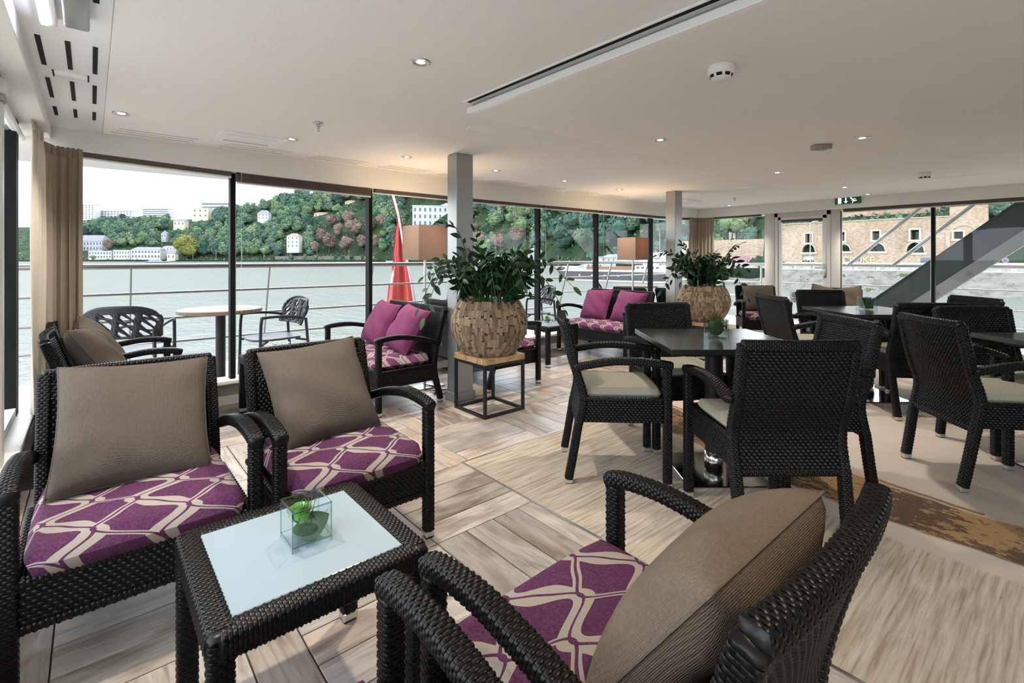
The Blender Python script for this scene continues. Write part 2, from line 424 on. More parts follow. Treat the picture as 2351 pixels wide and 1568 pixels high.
# ------------------------------------------------------------------ mesh helpers
class MB:
    """Collects shapes and links them as one mesh object."""
    def __init__(s):
        s.v = []; s.f = []; s.n = 0          # f: (index array k x m, smooth, material slot)
    def add(s, verts, faces, smooth=False, mat=0):
        verts = np.asarray(verts, float).reshape(-1, 3)
        if isinstance(faces, np.ndarray):
            s.f.append((faces + s.n, smooth, mat))
        else:
            by = {}
            for f in faces: by.setdefault(len(f), []).append(f)
            for k in by.values(): s.f.append((np.array(k, int) + s.n, smooth, mat))
        s.v.append(verts); s.n += len(verts)
        return s
    def box(s, lo, hi, mat=0, rz=0, c=None):
        x0,y0,z0 = lo; x1,y1,z1 = hi
        v = np.array([(x0,y0,z0),(x1,y0,z0),(x1,y1,z0),(x0,y1,z0),(x0,y0,z1),(x1,y0,z1),(x1,y1,z1),(x0,y1,z1)], float)
        if rz:
            c = np.array(c if c is not None else v.mean(0)); R = np.array([[cos(rz),-sin(rz),0],[sin(rz),cos(rz),0],[0,0,1]])
            v = (v - c) @ R.T + c
        return s.add(v, [(3,2,1,0),(4,5,6,7),(0,1,5,4),(1,2,6,5),(2,3,7,6),(3,0,4,7)], mat=mat)
    def rbox(s, lo, hi, r=.01, seg=2, mat=0, smooth=True):
        bm = bmesh.new(); bmesh.ops.create_cube(bm, size=1)
        lo = np.array(lo, float); hi = np.array(hi, float); sz = hi-lo; ce = (hi+lo)/2
        for v in bm.verts: v.co = Vector((v.co.x*sz[0]+ce[0], v.co.y*sz[1]+ce[1], v.co.z*sz[2]+ce[2]))
        bmesh.ops.bevel(bm, geom=bm.edges[:], offset=min(r, min(sz)*.49), segments=seg, profile=.5, affect='EDGES')
        bm.verts.index_update()
        s.add([tuple(v.co) for v in bm.verts], [tuple(v.index for v in f.verts) for f in bm.faces], smooth, mat); bm.free()
        return s
    def prism(s, poly, a, b, axis=2, mat=0):
        """poly (2-D) extruded from a to b along axis (0,1,2); the other two axes in order."""
        n = len(poly); o = [i for i in range(3) if i != axis]
        v = np.zeros((2*n, 3))
        for k, h in enumerate((a, b)):
            v[k*n:(k+1)*n, o[0]] = [p[0] for p in poly]; v[k*n:(k+1)*n, o[1]] = [p[1] for p in poly]; v[k*n:(k+1)*n, axis] = h
        return s.add(v, [tuple(range(n))[::-1], tuple(range(n, 2*n))] + [(i, (i+1) % n, n+(i+1) % n, n+i) for i in range(n)], mat=mat)
    def grid(s, P, smooth=True, mat=0, closeu=False, closev=False):
        P = np.asarray(P, float); nu, nv = P.shape[:2]
        i = np.arange(nu if closeu else nu-1)[:, None]; j = np.arange(nv if closev else nv-1)[None, :]
        i2 = (i+1) % nu; j2 = (j+1) % nv
        q = np.stack([i*nv+j, i2*nv+j, i2*nv+j2, i*nv+j2], -1).reshape(-1, 4)
        return s.add(P.reshape(-1, 3), q, smooth, mat)
    def lathe(s, prof, c=(0,0,0), n=24, smooth=True, mat=0):
        a = np.linspace(0, 2*pi, n, endpoint=False); pr = np.array(prof, float)
        P = np.stack([pr[:,None,0]*np.cos(a)+c[0], pr[:,None,0]*np.sin(a)+c[1], np.repeat(pr[:,1,None], n, 1)+c[2]], -1)
        return s.grid(P, smooth, mat, closev=True)
    def tube(s, path, r, n=8, smooth=True, mat=0, cap=True, sq=2., b=None):
        """sweep of a (super-)elliptic section; r may be a list."""
        T = Sweep(path, r, b, sq)
        P = T.rings(n); s.grid(P, smooth, mat, closev=True)
        if cap:
            s.add(P[0], [tuple(range(n))[::-1]], False, mat); s.add(P[-1], [tuple(range(n))], False, mat)
        return s
    def cyl(s, c, r, h, n=24, mat=0, r2=None):
        r2 = r if r2 is None else r2
        return s.lathe([(0,0),(r,0),(r2,h),(0,h)], c, n, False, mat)
    def sphere(s, c, r, n=12, mat=0):
        a = np.linspace(0, pi, n//2+1); r = np.array(r if hasattr(r, '__len__') else (r,r,r))
        p = np.linspace(0, 2*pi, n, endpoint=False)
        P = np.stack([np.sin(a)[:,None]*np.cos(p)*r[0]+c[0], np.sin(a)[:,None]*np.sin(p)*r[1]+c[1], np.cos(a)[:,None]*np.ones(n)*r[2]+c[2]], -1)
        return s.grid(P, True, mat, closev=True)
    def data(s, name, mats):
        me = bpy.data.meshes.new(name)
        V = np.concatenate(s.v) if s.v else np.zeros((0,3))
        me.vertices.add(len(V)); me.vertices.foreach_set('co', V.astype(np.float32).ravel())
        nl = sum(f[0].size for f in s.f); nf = sum(len(f[0]) for f in s.f)
        me.loops.add(nl); me.polygons.add(nf)
        me.loops.foreach_set('vertex_index', np.concatenate([f[0].ravel() for f in s.f]).astype(np.int32))
        tot = np.concatenate([np.full(len(f[0]), f[0].shape[1]) for f in s.f])
        me.polygons.foreach_set('loop_start', np.concatenate([[0], np.cumsum(tot)[:-1]]).astype(np.int32))
        me.polygons.foreach_set('loop_total', tot.astype(np.int32))
        me.polygons.foreach_set('use_smooth', np.concatenate([np.full(len(f[0]), f[1]) for f in s.f]).astype(bool))
        me.polygons.foreach_set('material_index', np.concatenate([np.full(len(f[0]), f[2]) for f in s.f]).astype(np.int32))
        for m in (mats if isinstance(mats, (list, tuple)) else [mats]): me.materials.append(M[m])
        me.update(calc_edges=True); me.validate()
        return me
    def build(s, name, mats, parent=None, loc=None, rz=None):
        return link(name, s.data(name, mats), parent, loc, rz)

def link(name, me, parent=None, loc=None, rz=None):
    o = bpy.data.objects.new(name, me); COL.objects.link(o)
    if parent is not None: o.parent = parent
    if loc is not None: o.location = loc
    if rz is not None: o.rotation_euler = (0, 0, rz)
    return o
def tag(o, label=None, cat=None, group=None, kind=None):
    if label: o['label'] = label
    if cat: o['category'] = cat
    if group: o['group'] = group
    if kind: o['kind'] = kind
    return o
def struct(o, label=None):
    o['kind'] = 'structure'
    if label: o['label'] = label
    return o
def thing(name, label, cat, loc=(0,0,0), rz=0, group=None):
    o = bpy.data.objects.new(name, None); COL.objects.link(o)
    o.empty_display_size = .1
    o.location = loc; o.rotation_euler = (0, 0, rz)
    return tag(o, label, cat, group)
def dup(root, loc, rz, label, group=None):
    r = root.copy(); COL.objects.link(r); r.location = loc; r.rotation_euler = (0, 0, rz); r['label'] = label
    if group: r['group'] = group
    for ch in list(root.children):
        c = ch.copy(); COL.objects.link(c); c.parent = r
        for g in ch.children:
            e = g.copy(); COL.objects.link(e); e.parent = c
    return r

class Sweep:
    """A path with frames; section is a super-ellipse of half-sizes a, b."""
    def __init__(s, path, a, b=None, sq=2.):
        P = np.array(path, float)
        L = np.concatenate([[0], np.cumsum(np.linalg.norm(np.diff(P, axis=0), axis=1))])
        s.P, s.L, s.len, s.sq = P, L, L[-1], sq
        s.a = np.full(len(P), float(a)) if not hasattr(a, '__len__') else np.array(a, float)
        s.b = s.a if b is None else (np.full(len(P), float(b)) if not hasattr(b, '__len__') else np.array(b, float))
        T = np.gradient(P, axis=0) if len(P) > 2 else np.repeat((P[1]-P[0])[None], 2, 0)
        T /= np.linalg.norm(T, axis=1)[:, None]
        ref = np.array([0,1.,0]) if abs(T[:,1]).max() < .9 else np.array([0,0,1.]) if abs(T[:,2]).max() < .95 else np.array([1.,0,0])
        n = ref - (T @ ref)[:,None]*T; n /= np.linalg.norm(n, axis=1)[:,None]
        s.T, s.Nn, s.B = T, n, np.cross(T, n)
    def ip(s, arr, l):
        return np.stack([np.interp(l, s.L, arr[:,k]) for k in range(3)], -1)
    def at(s, l, ang, off=0.):
        l = np.asarray(l, float); c, d = np.cos(ang), np.sin(ang)
        k = (np.abs(c)**s.sq + np.abs(d)**s.sq)**(-1/s.sq)
        a = np.interp(l, s.L, s.a); b = np.interp(l, s.L, s.b)
        return s.ip(s.P, l) + s.ip(s.Nn, l)*(c*k*(a+off))[...,None] + s.ip(s.B, l)*(d*k*(b+off))[...,None]
    def rings(s, n=8, off=0.):
        ang = np.linspace(0, 2*pi, n, endpoint=False) + pi/n
        return np.stack([s.at(np.full(n, l), ang, off) for l in s.L])

def curve3(pts, n=16):
    """Catmull-Rom through points."""
    P = np.array(pts, float); Q = np.vstack([2*P[0]-P[1], P, 2*P[-1]-P[-2]]); out = []
    m = len(P)-1; per = max(2, n//m)
    for i in range(m):
        p0,p1,p2,p3 = Q[i:i+4]
        for t in np.linspace(0, 1, per, endpoint=False):
            out.append(.5*((2*p1)+(-p0+p2)*t+(2*p0-5*p1+4*p2-p3)*t*t+(-p0+3*p1-3*p2+p3)*t**3))
    out.append(P[-1]); return np.array(out)

# woven strands: raised, over-under bumps laid out like brickwork on a surface
_A, _B = np.meshgrid(np.linspace(-1, 1, 5), np.linspace(-1, 1, 3), indexing='ij')
_A = _A.ravel(); _B = _B.ravel()
_H = (1-np.abs(_A)**2.6)**.7*(1-.62*_B**2)-.12*(np.abs(_B) > .5)
_Q = np.array([(i*3+j, (i+1)*3+j, (i+1)*3+j+1, i*3+j+1) for i in range(4) for j in range(2)])
def _emit_bumps(mb, pts, mat, flip=False):
    k = len(pts); 
    if k == 0: return
    q = _Q[:, ::-1] if flip else _Q
    mb.add(pts.reshape(-1, 3), (q[None] + (np.arange(k)*15)[:, None, None]).reshape(-1, 4), True, mat)
def weave_patch(mb, S, U, V, pu=.021, pv=.0125, h=.0050, mat=0, flip=False):
    """S(u, v, off) in metres; strands run along u."""
    rows = max(1, int(round(V/pv))); pv = V/rows; cols = max(1, int(round(U/pu))); pu = U/cols
    uc, vc = [], []
    for j in range(rows):
        o = .5 if j % 2 else 0
        n = cols + (1 if j % 2 else 0)
        uc.append((np.arange(n) + .5 - o)*pu); vc.append(np.full(n, (j+.5)*pv))
    uc = np.concatenate(uc); vc = np.concatenate(vc)
    u = np.clip(uc[:, None] + _A*pu*.475, 0, U); v = vc[:, None] + _B*pv*.415
    _emit_bumps(mb, S(u, v, np.broadcast_to(_H*h, u.shape)), mat, flip)
def weave_tube(mb, path, a, b=None, sq=5., pitch=.0092, around=None, h=.0027, mat=0):
    sw = Sweep(path, a, b, sq)
    per = 2*pi*.5*(sw.a.mean()+sw.b.mean())*1.12
    nb = around or max(4, int(round(per/.0185)))
    rows = max(2, int(round(sw.len/pitch))); pl = sw.len/rows
    j = np.arange(rows); k = np.arange(nb)
    ang = ((k[None, :] + .5*(j[:, None] % 2))*2*pi/nb).ravel(); l = np.repeat((j+.5)*pl, nb)
    A = ang[:, None] + _A*pi/nb*.96; L = l[:, None] + _B*pl*.43
    _emit_bumps(mb, sw.at(L, A, np.broadcast_to(_H*h, A.shape)), mat)
    core = sw.rings(12, -.0005)
    mb.grid(core, True, 1, closev=True)
    for e, sg in ((0, -1), (-1, 1)):
        c0 = sw.P[e]; t = sw.T[e]*sg; r0 = core[e]
        cap_ = np.stack([r0 + (sw.at(np.full(12, sw.L[e]), np.linspace(0, 2*pi, 12, endpoint=False)+pi/12, h*.6)-r0), c0+(r0-c0)*.9+t*.005, c0+(r0-c0)*.5+t*.0075, c0+(r0-c0)*.02+t*.008])
        mb.grid(cap_, True, 0, closev=True)

# ------------------------------------------------------------------ cushions and pillows
def pillow_data(name, w, h, t, mat, seed=0, puff=1.0):
    r = np.random.RandomState(seed)
    n = 30; u = np.linspace(-1, 1, n); Ug, Vg = np.meshgrid(u, u, indexing='ij')
    edge = np.clip((1-np.abs(Ug)**3.0), 0, 1)**.45*np.clip((1-np.abs(Vg)**3.0), 0, 1)**.45
    k = .065
    X = w/2*Ug*(1-k*(1-Vg**2)); Z = h/2*Vg*(1-k*(1-Ug**2))
    wr = sum(.0035*np.sin(r.uniform(3, 8)*Ug+r.uniform(3, 8)*Vg+r.uniform(0, 6)) for _ in range(4))
    rad = np.abs(Ug*Vg)
    crease = .010*np.sin(9*np.arctan2(Vg, Ug)+r.uniform(0, 6))*np.clip(np.hypot(Ug, Vg)-.55, 0, 1)
    T = t/2*edge*puff + (wr+crease)*edge
    mb = MB()
    F = np.stack([X, -T, Z], -1); Bk = np.stack([X, T*.9, Z], -1)
    mb.grid(F[:, ::-1]); mb.grid(Bk)
    ring = np.concatenate([F[:, 0], F[-1, 1:], F[-2::-1, -1], F[0, -2:0:-1]])
    seam = MB(); seam.tube(np.vstack([ring, ring[:1]]), .0032, 5, cap=False)
    return mb.data(name, mat), seam.data('seam', mat)
def place_pillow(data, label, loc, face_az, tilt=.25, roll=0., cat='pillow', group=None, name='throw_pillow'):
    """pillow stands on its lower edge, facing azimuth face_az, leaning back by tilt; loc is its centre."""
    o = link(name, data[0]); tag(o, label, cat, group)
    # local: X width, Z up, -Y front
    Rz = Matrix.Rotation(face_az + pi/2, 4, 'Z'); Rx = Matrix.Rotation(-tilt, 4, 'X'); Ry = Matrix.Rotation(roll, 4, 'Y')
    o.matrix_world = Matrix.Translation(Vector(loc)) @ Rz @ Rx @ Ry
    sm = link('seam', data[1], o)
    return o
def cushion(w, d, t, mat, dome=.012, r=.02, seed=1):
    """seat cushion, x: depth d, y: width w, z from 0 to t, soft rounded."""
    n = 26; u = np.linspace(-1, 1, n); U, V = np.meshgrid(u, u, indexing='ij')
    def prof(a): return np.sign(a)*(1-(1-np.abs(a))**1.0)
    e = np.minimum(1-np.abs(U), 1-np.abs(V))
    z_edge = np.sqrt(np.clip(1-(1-np.clip(e/.10, 0, 1))**2, 0, 1))
    rr = np.random.RandomState(seed)
    bumpy = sum(.0025*np.sin(rr.uniform(2, 5)*U+rr.uniform(2, 5)*V+rr.uniform(0, 6)) for _ in range(3))
    top = t*.5 + (t*.5)*z_edge + (dome*(1-U**2)*(1-V**2) + bumpy)*z_edge
    bot = t*.5 - (t*.5)*z_edge
    X = d/2*U; Y = w/2*V
    cr = .06   # pull corners in
    sh = 1-cr*(np.abs(U)*np.abs(V))**6
    mb = MB(); mb.grid(np.stack([X*sh, Y*sh, top], -1)); mb.grid(np.stack([X*sh, Y*sh, bot], -1)[:, ::-1])
    return mb

# ------------------------------------------------------------------ wicker seating
def foot_cap(mb, x, y, s=.021):
    mb.rbox((x-s, y-s, .006), (x+s, y+s, .036), .004, 1, 0, False)
    mb.box((x-s*.8, y-s*.8, 0), (x+s*.8, y+s*.8, .006), 1)
def wicker_seat(name, label, cat, P, group=None):
    root = thing(name, label, cat, group=group)
    hb, hf, hr = P['back_half'], P['front_half'], P['rear_half']
    stile = curve3([(x, 0, z) for x, z in P['stile']], 24)
    zs, xs = stile[:, 2], stile[:, 0]
    z0, z1 = zs[0], zs[-1]
    bow = P.get('bow', .018)
    # --- backrest
    mb = MB(); 
    for sgn in (-1, 1):
        p = stile.copy(); p[:, 1] = sgn*hb
        weave_tube(mb, p, .019, .021)
    yy = np.linspace(-hb, hb, 20)
    top = np.stack([np.full(20, xs[-1]) - bow*(1-(yy/hb)**2), yy, np.full(20, z1)], -1)
    weave_tube(mb, top, .021, .019)
    W = 2*hb
    V = z1-z0
    def mk(side):
        def S(u, v, off):
            y = u - hb; z = z0 + v
            x = np.interp(z, zs, xs) - bow*(1-(y/hb)**2)*np.clip((z-z0)/V*1.2, 0, 1)
            return np.stack([x + side*(.011+off), y, z], -1)
        return S
    for side, fl in ((1, False), (-1, True)):
        weave_patch(mb, mk(side), W, V, flip=fl)
        uu, vv = np.meshgrid(np.linspace(0, W, 12), np.linspace(0, V, 12), indexing='ij')
        G = mk(side)(uu, vv, np.full(uu.shape, -.0005)); mb.grid(G if side > 0 else G[:, ::-1], True, 1)
    bot = np.array([(xs[0], y, z0) for y in np.linspace(-hb, hb, 6)])
    weave_tube(mb, bot, .016)
    mb.build('backrest', ['wicker', 'wicker_core'], root)
    # --- legs, each with its cap
    fx = P['front_x']; fz = P['arm'][0][1]
    lw = P.get('leg', .021)
    for sgn in (-1, 1):
        mb = MB(); p = curve3([(x, sgn*(hr + (hb-hr)*min(1, z/z0)), z) for x, z in P['rear_leg']], 12)
        weave_tube(mb, p, lw)
        lg = mb.build('leg', ['wicker', 'wicker_core'], root)
        c = MB(); foot_cap(c, P['rear_leg'][0][0], sgn*hr); c.build('foot_cap', ['cap_silver', 'rubber_black'], lg)
        mb = MB(); weave_tube(mb, [(fx, sgn*hf, .03), (fx, sgn*hf, fz*.5), (fx, sgn*hf, fz-.012)], lw)
        lg = mb.build('leg', ['wicker', 'wicker_core'], root)
        c = MB(); foot_cap(c, fx, sgn*hf); c.build('foot_cap', ['cap_silver', 'rubber_black'], lg)
        # --- arm
        ap = curve3([(x, sgn*(hf if i < 2 else hf + (P['arm_rear_half']-hf)*(i-1)/(len(P['arm'])-2)), z) for i, (x, z) in enumerate(P['arm'])], 24)
        mb = MB(); weave_tube(mb, ap, .0235, .0185, sq=4.)
        ar = mb.build('arm', ['wicker', 'wicker_core'], root)
        c = MB(); e = ap[-1]; c.rbox((e[0]-.012, e[1]-.02, e[2]-.016), (e[0]+.004, e[1]+.02, e[2]+.016), .004, 1)
        c.tube([(e[0], e[1], e[2]), (e[0], sgn*hb, e[2])], .006, 6)
        c.build('arm_bracket', P.get('bracket', 'cap_silver'), ar)
    # --- seat frame
    f0, f1 = P['frame']; rx = P['frame_rear']; hs = P['frame_half']
    mb = MB(); t = .016
    mb.box((rx, -hs+.004, f0), (rx+t, hs-.004, f1), 1)
    mb.box((fx-t, -hs+.004, f0), (fx+t*.6, hs-.004, f1), 1)
    for sgn in (-1, 1):
        mb.box((rx, sgn*(hs-t/2)-t/2, f0), (fx, sgn*(hs-t/2)+t/2, f1), 1)
        weave_patch(mb, lambda u, v, off, s=sgn: np.stack([rx+u, s*(hs+off)*np.ones_like(u), f0+v], -1), fx-rx, f1-f0, flip=sgn > 0)
    weave_patch(mb, lambda u, v, off: np.stack([fx+t*.6+off, -hs+u, f0+v], -1), 2*hs, f1-f0)
    mb.box((rx+.01, -hs+.01, f1-.035), (fx-.005, hs-.01, f1-.012), 1)
    for p in ([(fx+.004, -hs, f1), (fx+.004, 0, f1), (fx+.004, hs, f1)], [(fx+.004, -hs, f0), (fx+.004, 0, f0), (fx+.004, hs, f0)]):
        weave_tube(mb, p, .012, pitch=.012, around=4)
    for sgn in (-1, 1):
        weave_tube(mb, [(rx, sgn*hs, f1), ((rx+fx)/2, sgn*hs, f1), (fx, sgn*hs, f1)], .010, pitch=.012, around=4)
    mb.build('seat_frame', ['wicker', 'wicker_core'], root)
    c = cushion(P['cush'][0], P['cush'][1], P['cush'][2], None, seed=3)
    o = c.build('seat_cushion', P['fabric'], root, (P['cush_x'], 0, f1-.004))
    if P.get('cush_label'): o['label'] = P['cush_label']
    return root

DINING = dict(stile=[(-.217,.325),(-.194,.47),(-.236,.62),(-.286,.855)], rear_leg=[(-.27,.03),(-.246,.16),(-.217,.335)],
    back_half=.225, rear_half=.213, front_half=.245, front_x=.24, frame=(.335,.458), frame_rear=-.205, frame_half=.236,
    arm=[(.262,.640),(.20,.650),(.09,.660),(-.06,.658),(-.232,.628)], arm_rear_half=.25, cush=(.44,.425,.05), cush_x=.015,
    bracket='wicker', fabric='fabric_sage', cush_label='pale sage grey seat pad')
LOUNGE = dict(stile=[(-.235,.195),(-.222,.33),(-.25,.50),(-.33,.765)], rear_leg=[(-.285,.03),(-.262,.11),(-.235,.205)],
    back_half=.262, rear_half=.25, front_half=.30, front_x=.29, frame=(.20,.325), frame_rear=-.22, frame_half=.288,
    arm=[(.312,.566),(.25,.580),(.11,.585),(-.08,.552),(-.25,.497)], arm_rear_half=.295, cush=(.55,.535,.095), cush_x=.058,
    fabric='fabric_ogee', cush_label='purple and beige patterned seat cushion')
SETTEE = dict(LOUNGE, back_half=.485, rear_half=.475, front_half=.523, frame_half=.511, arm_rear_half=.518, cush=(.99,.52,.09), bow=.01,
    fabric='fabric_ogee_small')

# ------------------------------------------------------------------ the room
X0, X1, Y0, Y1 = -.30, 8.42, -4.61, 4.61       # inner faces of the glazed walls
CEIL, PANEL = 2.08, 2.025
BLK = .597                                       # one block of four planks
CARPET = (1.652, 7.95, -2.36, 2.352)             # x0, x1, y0, y1

# floor: a grout bed, planks in basket weave, nearest ones as single pieces
mb = MB(); mb.box((X0-.2, Y0-.2, -.05), (X1+.2, Y1+.2, -.006))
floor = struct(mb.build('floor', 'grout'), 'wood-look plank tiles laid in basket weave')
pm = MB(); pm.rbox((-BLK/2+.0024, -BLK/8+.0024, -.006), (BLK/2-.0024, BLK/8-.0024, .0), .0014, 1, smooth=False)
plank_me = pm.data('plank', 'plank_tile')
def proj_px(x, y, z=0.):
    d = x*cos(YAW)+y*sin(YAW)
    if d < .05: return None
    return 1175.5+1120*(x*sin(YAW)-y*cos(YAW))/d, 593-1120*(z-EYE)/d, d
planks = []
gx0, gy0 = -.092, 2.357
for bi in range(-2, 16):
    for bj in range(-13, 6):
        bx, by = gx0+bi*BLK, gy0+bj*BLK
        horiz = (bi + bj) % 2 == 1
        for k in range(4):
            if horiz: x, y, rz = bx+BLK/2, by+(k+.5)*BLK/4, 0
            else: x, y, rz = bx+(k+.5)*BLK/4, by+BLK/2, pi/2
            hx, hy = (BLK/2, BLK/8) if horiz else (BLK/8, BLK/2)
            if x-hx < X0-.15 or x+hx > X1+.1 or y+hy > Y1 or y-hy < Y0: continue
            if CARPET[0] < x < CARPET[1] and CARPET[2] < y < CARPET[3]: continue
            planks.append((x, y, rz))
def plank_key(p):
    q = proj_px(p[0], p[1])
    if q is None or not (-250 < q[0] < 2600 and q[1] < 1900): return 1e6+math.hypot(p[0], p[1])
    return q[2]
planks.sort(key=plank_key)
for x, y, rz in planks[:300]:
    link('plank', plank_me, floor, (x, y, 0), rz)
mb = MB()
pv = np.array([v.co for v in plank_me.vertices]); pf = [tuple(p.vertices) for p in plank_me.polygons]
for x, y, rz in planks[300:]:
    R = np.array([[cos(rz), -sin(rz), 0], [sin(rz), cos(rz), 0], [0, 0, 1]])
    mb.add(pv @ R.T + (x, y, 0), pf)
tag(mb.build('plank_field', 'plank_tile', floor), kind='stuff')

mb = MB(); mb.rbox((CARPET[0], CARPET[2], -.006), (CARPET[1], CARPET[3], .004), .002, 1, smooth=False)
tag(mb.build('carpet', 'carpet'), 'tan streaked carpet with a speckled brown band under the dining tables', 'carpet')
for i, (lo, hi) in enumerate((((CARPET[0]-.012, CARPET[2], -.004), (CARPET[0]+.001, CARPET[3]+.012, .005)), ((CARPET[0]+.001, CARPET[3]-.001, -.004), (CARPET[1], CARPET[3]+.012, .005)))):
    mb = MB(); mb.box(lo, hi); struct(mb.build('trim_%d' % (i+1), 'brushed_steel'), 'thin metal strip along the carpet edge')

# ceiling: outer field, dropped middle panel with a lip and an open gap on one side
PX0, PX1, PY0, PY1 = 1.625, 6.60, -2.28, 2.275
mb = MB()
STRIP = .06                                       # edge of the glossy slotted strip along the left wall
mb.box((STRIP, Y0, CEIL), (X1+.2, Y1+.2, CEIL+.12))
ceiling = struct(mb.build('ceiling', 'ceiling_white'), 'white textured ceiling')
mb = MB()
mb.box((PX0+.03, PY0, PANEL), (PX1, PY1, PANEL+.045))
pan = mb.build('dropped_panel', 'ceiling_panel', ceiling); pan['label'] = 'dropped warm grey middle panel'
mb = MB(); mb.rbox((PX0-.004, PY0, PANEL-.002), (PX0+.03, PY1+.004, CEIL-.022), .003, 1, smooth=False)
mb.box((PX0+.03, PY1, PANEL-.002), (PX1, PY1+.004, CEIL))
mb.box((PX1, PY0, PANEL-.002), (PX1+.004, PY1, CEIL))
mb.build('panel_lip', 'gloss_white', ceiling)
mb = MB(); mb.box((PX0+.03, PY0+.05, PANEL+.045), (PX1-.05, PY1-.01, CEIL)); mb.build('panel_hanger', 'slot_grey', ceiling)
mb = MB(); mb.box((PX0-.036, PY0, CEIL-.0015), (PX0-.004, PY1-.03, CEIL+.001)); mb.build('gap_shade_strip', 'black_void', ceiling)  # flush black strip, paints the shade of the groove beside the lip
mb = MB(); mb.box((PX0-.046, PY0, CEIL-.006), (PX0-.036, PY1-.02, CEIL+.001)); mb.build('gap_trim', 'gloss_white', ceiling)
# glossy strip with black air slots along the left wall
mb = MB(); mb.rbox((-.22, Y0, CEIL+.004), (STRIP, 4.50, CEIL+.1), .006, 2)
strip = mb.build('slotted_strip', 'gloss_white', ceiling)
slot_me = {}
def slot(x, ya, yb):
    mb = MB(); mb.box((x-.0085, ya, CEIL+.0015), (x+.0085, yb, CEIL+.006)); mb.build('air_slot', 'black_void', strip)
for x in (.012, -.075, -.164):
    for ya, yb in ((2.685,3.075),(3.287,3.67),(3.885,4.105),(1.65,2.215),(.9,1.45),(.2,.75)):
        slot(x, ya, yb)
mb = MB(); mb.rbox((-.135, 3.13, CEIL), (-.015, 3.235, CEIL+.006), .002, 1); mb.build('access_flap', 'gloss_white', strip)
for x in (-.138, -.012):
    mb = MB(); mb.box((x-.003, 3.13, CEIL+.001), (x+.003, 3.235, CEIL+.006)); mb.build('flap_gap', 'black_void', strip)
# fine ventilation lines along the window side
for k in range(11):
    xa = .14+.66*k
    for j in range(3):
        mb = MB(); y = 4.25+.07*j; mb.box((xa-.02*j, y-.004, CEIL-.0015), (xa+.46-.02*j, y+.004, CEIL+.001)); mb.build('vent_line', 'slot_grey', ceiling)

# soffits above the windows
def soffit_z(x): return float(np.interp(x, [-.3, .9, 2.0, 3.4, 7.4, 8.3], [1.95, 1.905, 1.885, 1.882, 1.90, 1.925]))
xs_ = np.linspace(X0-.2, X1+.2, 24)
mb = MB()
prof_lo = np.array([[x, 4.49, soffit_z(x)] for x in xs_]); prof_hi = prof_lo.copy(); prof_hi[:, 2] = CEIL+.05
mb.grid(np.stack([prof_lo, prof_hi]), False)
lo2 = prof_lo.copy(); lo2[:, 1] = 4.66; mb.grid(np.stack([lo2, prof_lo]), False)
hi2 = prof_hi.copy(); hi2[:, 1] = 4.66; mb.grid(np.stack([hi2, lo2]), False); mb.grid(np.stack([prof_hi, hi2]), False)
wall_back = struct(mb.build('wall_back', 'soffit_white'), 'white band above the riverside windows')
mb = MB(); mb.box((8.30, Y0-.1, 1.925), (X1+.15, 4.60, CEIL+.05))
wall_right = struct(mb.build('wall_right', 'soffit_white'), 'white band above the quayside windows')
mb = MB(); mb.rbox((X0-.12, Y0, 2.0), (-.205, 4.52, CEIL+.09), .006, 2); mb.box((X0-.3, Y0, 2.05), (-.21, 4.6, CEIL+.1))
wall_left = struct(mb.build('wall_left', 'soffit_white'), 'white band above the sliding doors')
mb = MB(); mb.box((X0-.1, Y0-.15, -.03), (X1+.1, Y0, CEIL+.05)); wall_front = struct(mb.build('wall_front', 'beige_frame'), 'plain beige wall behind the viewer')

# sills and baseboards
mb = MB(); mb.box((X0-.1, 4.575, -.03), (X1, 4.70, .17)); struct(mb.build('baseboard_back', 'baseboard_grey'))
mb = MB(); mb.rbox((X0-.1, 4.535, .165), (X1+.05, 4.72, .20), .006, 2); struct(mb.build('trim_3', 'sill_cream'), 'cream window sill')
mb = MB(); mb.box((8.37, Y0, -.03), (8.53, 2.41, .06)); mb.box((8.37, 3.22, -.03), (8.53, 4.6, .06)); struct(mb.build('baseboard_right', 'sill_cream'))
mb = MB(); mb.box((-.60, Y0, -.03), (-.29, 4.57, .262)); struct(mb.build('baseboard_left', 'white_frame'))
mb = MB(); mb.rbox((-.62, Y0, .262), (-.255, 4.575, .29), .005, 2); struct(mb.build('trim_4', 'sill_cream'), 'pale ledge under the sliding doors')
mb = MB(); mb.box((X0-.2, Y0-.15, -.03), (X1+.2, Y0, .2)); struct(mb.build('baseboard_front', 'baseboard_grey'))

# riverside windows
MUL = [-.26, .888, 2.096, 3.27, 4.42, 5.60, 7.0, 8.30]
n_win = 0
def window_panel(a, b, fixed, z0, z1, axis, frame_mat='dark_frame', side_frames=True, fw=.018):
    """one glazed bay; axis 'x' means the bay runs along X at y = fixed."""
    global n_win
    n_win += 1
    def bx(u0, u1, w0, w1, za, zb):
        return ((u0, w0, za), (u1, w1, zb)) if axis == 'x' else ((w0, u0, za), (w1, u1, zb))
    mb = MB(); mb.box(*bx(a+.004, b-.004, fixed, fixed+.012, z0, z1))
    w = struct(mb.build('window_%d' % n_win, 'window_glass'), 'tall clear window pane')
    if side_frames:
        mb = MB(); mb.box(*bx(b-fw, b+fw, fixed-.03, fixed+.05, z0, z1)); mb.build('mullion', frame_mat, w)
        mb = MB(); mb.box(*bx(b+fw, b+fw+.010, fixed-.005, fixed+.03, z0, z1)); mb.build('seal', 'brushed_steel', w)
    mb = MB(); mb.box(*bx(a, b, fixed-.01, fixed+.03, z1-.012, z1+.012)); mb.build('head_rail', 'white_frame', w)
    return w
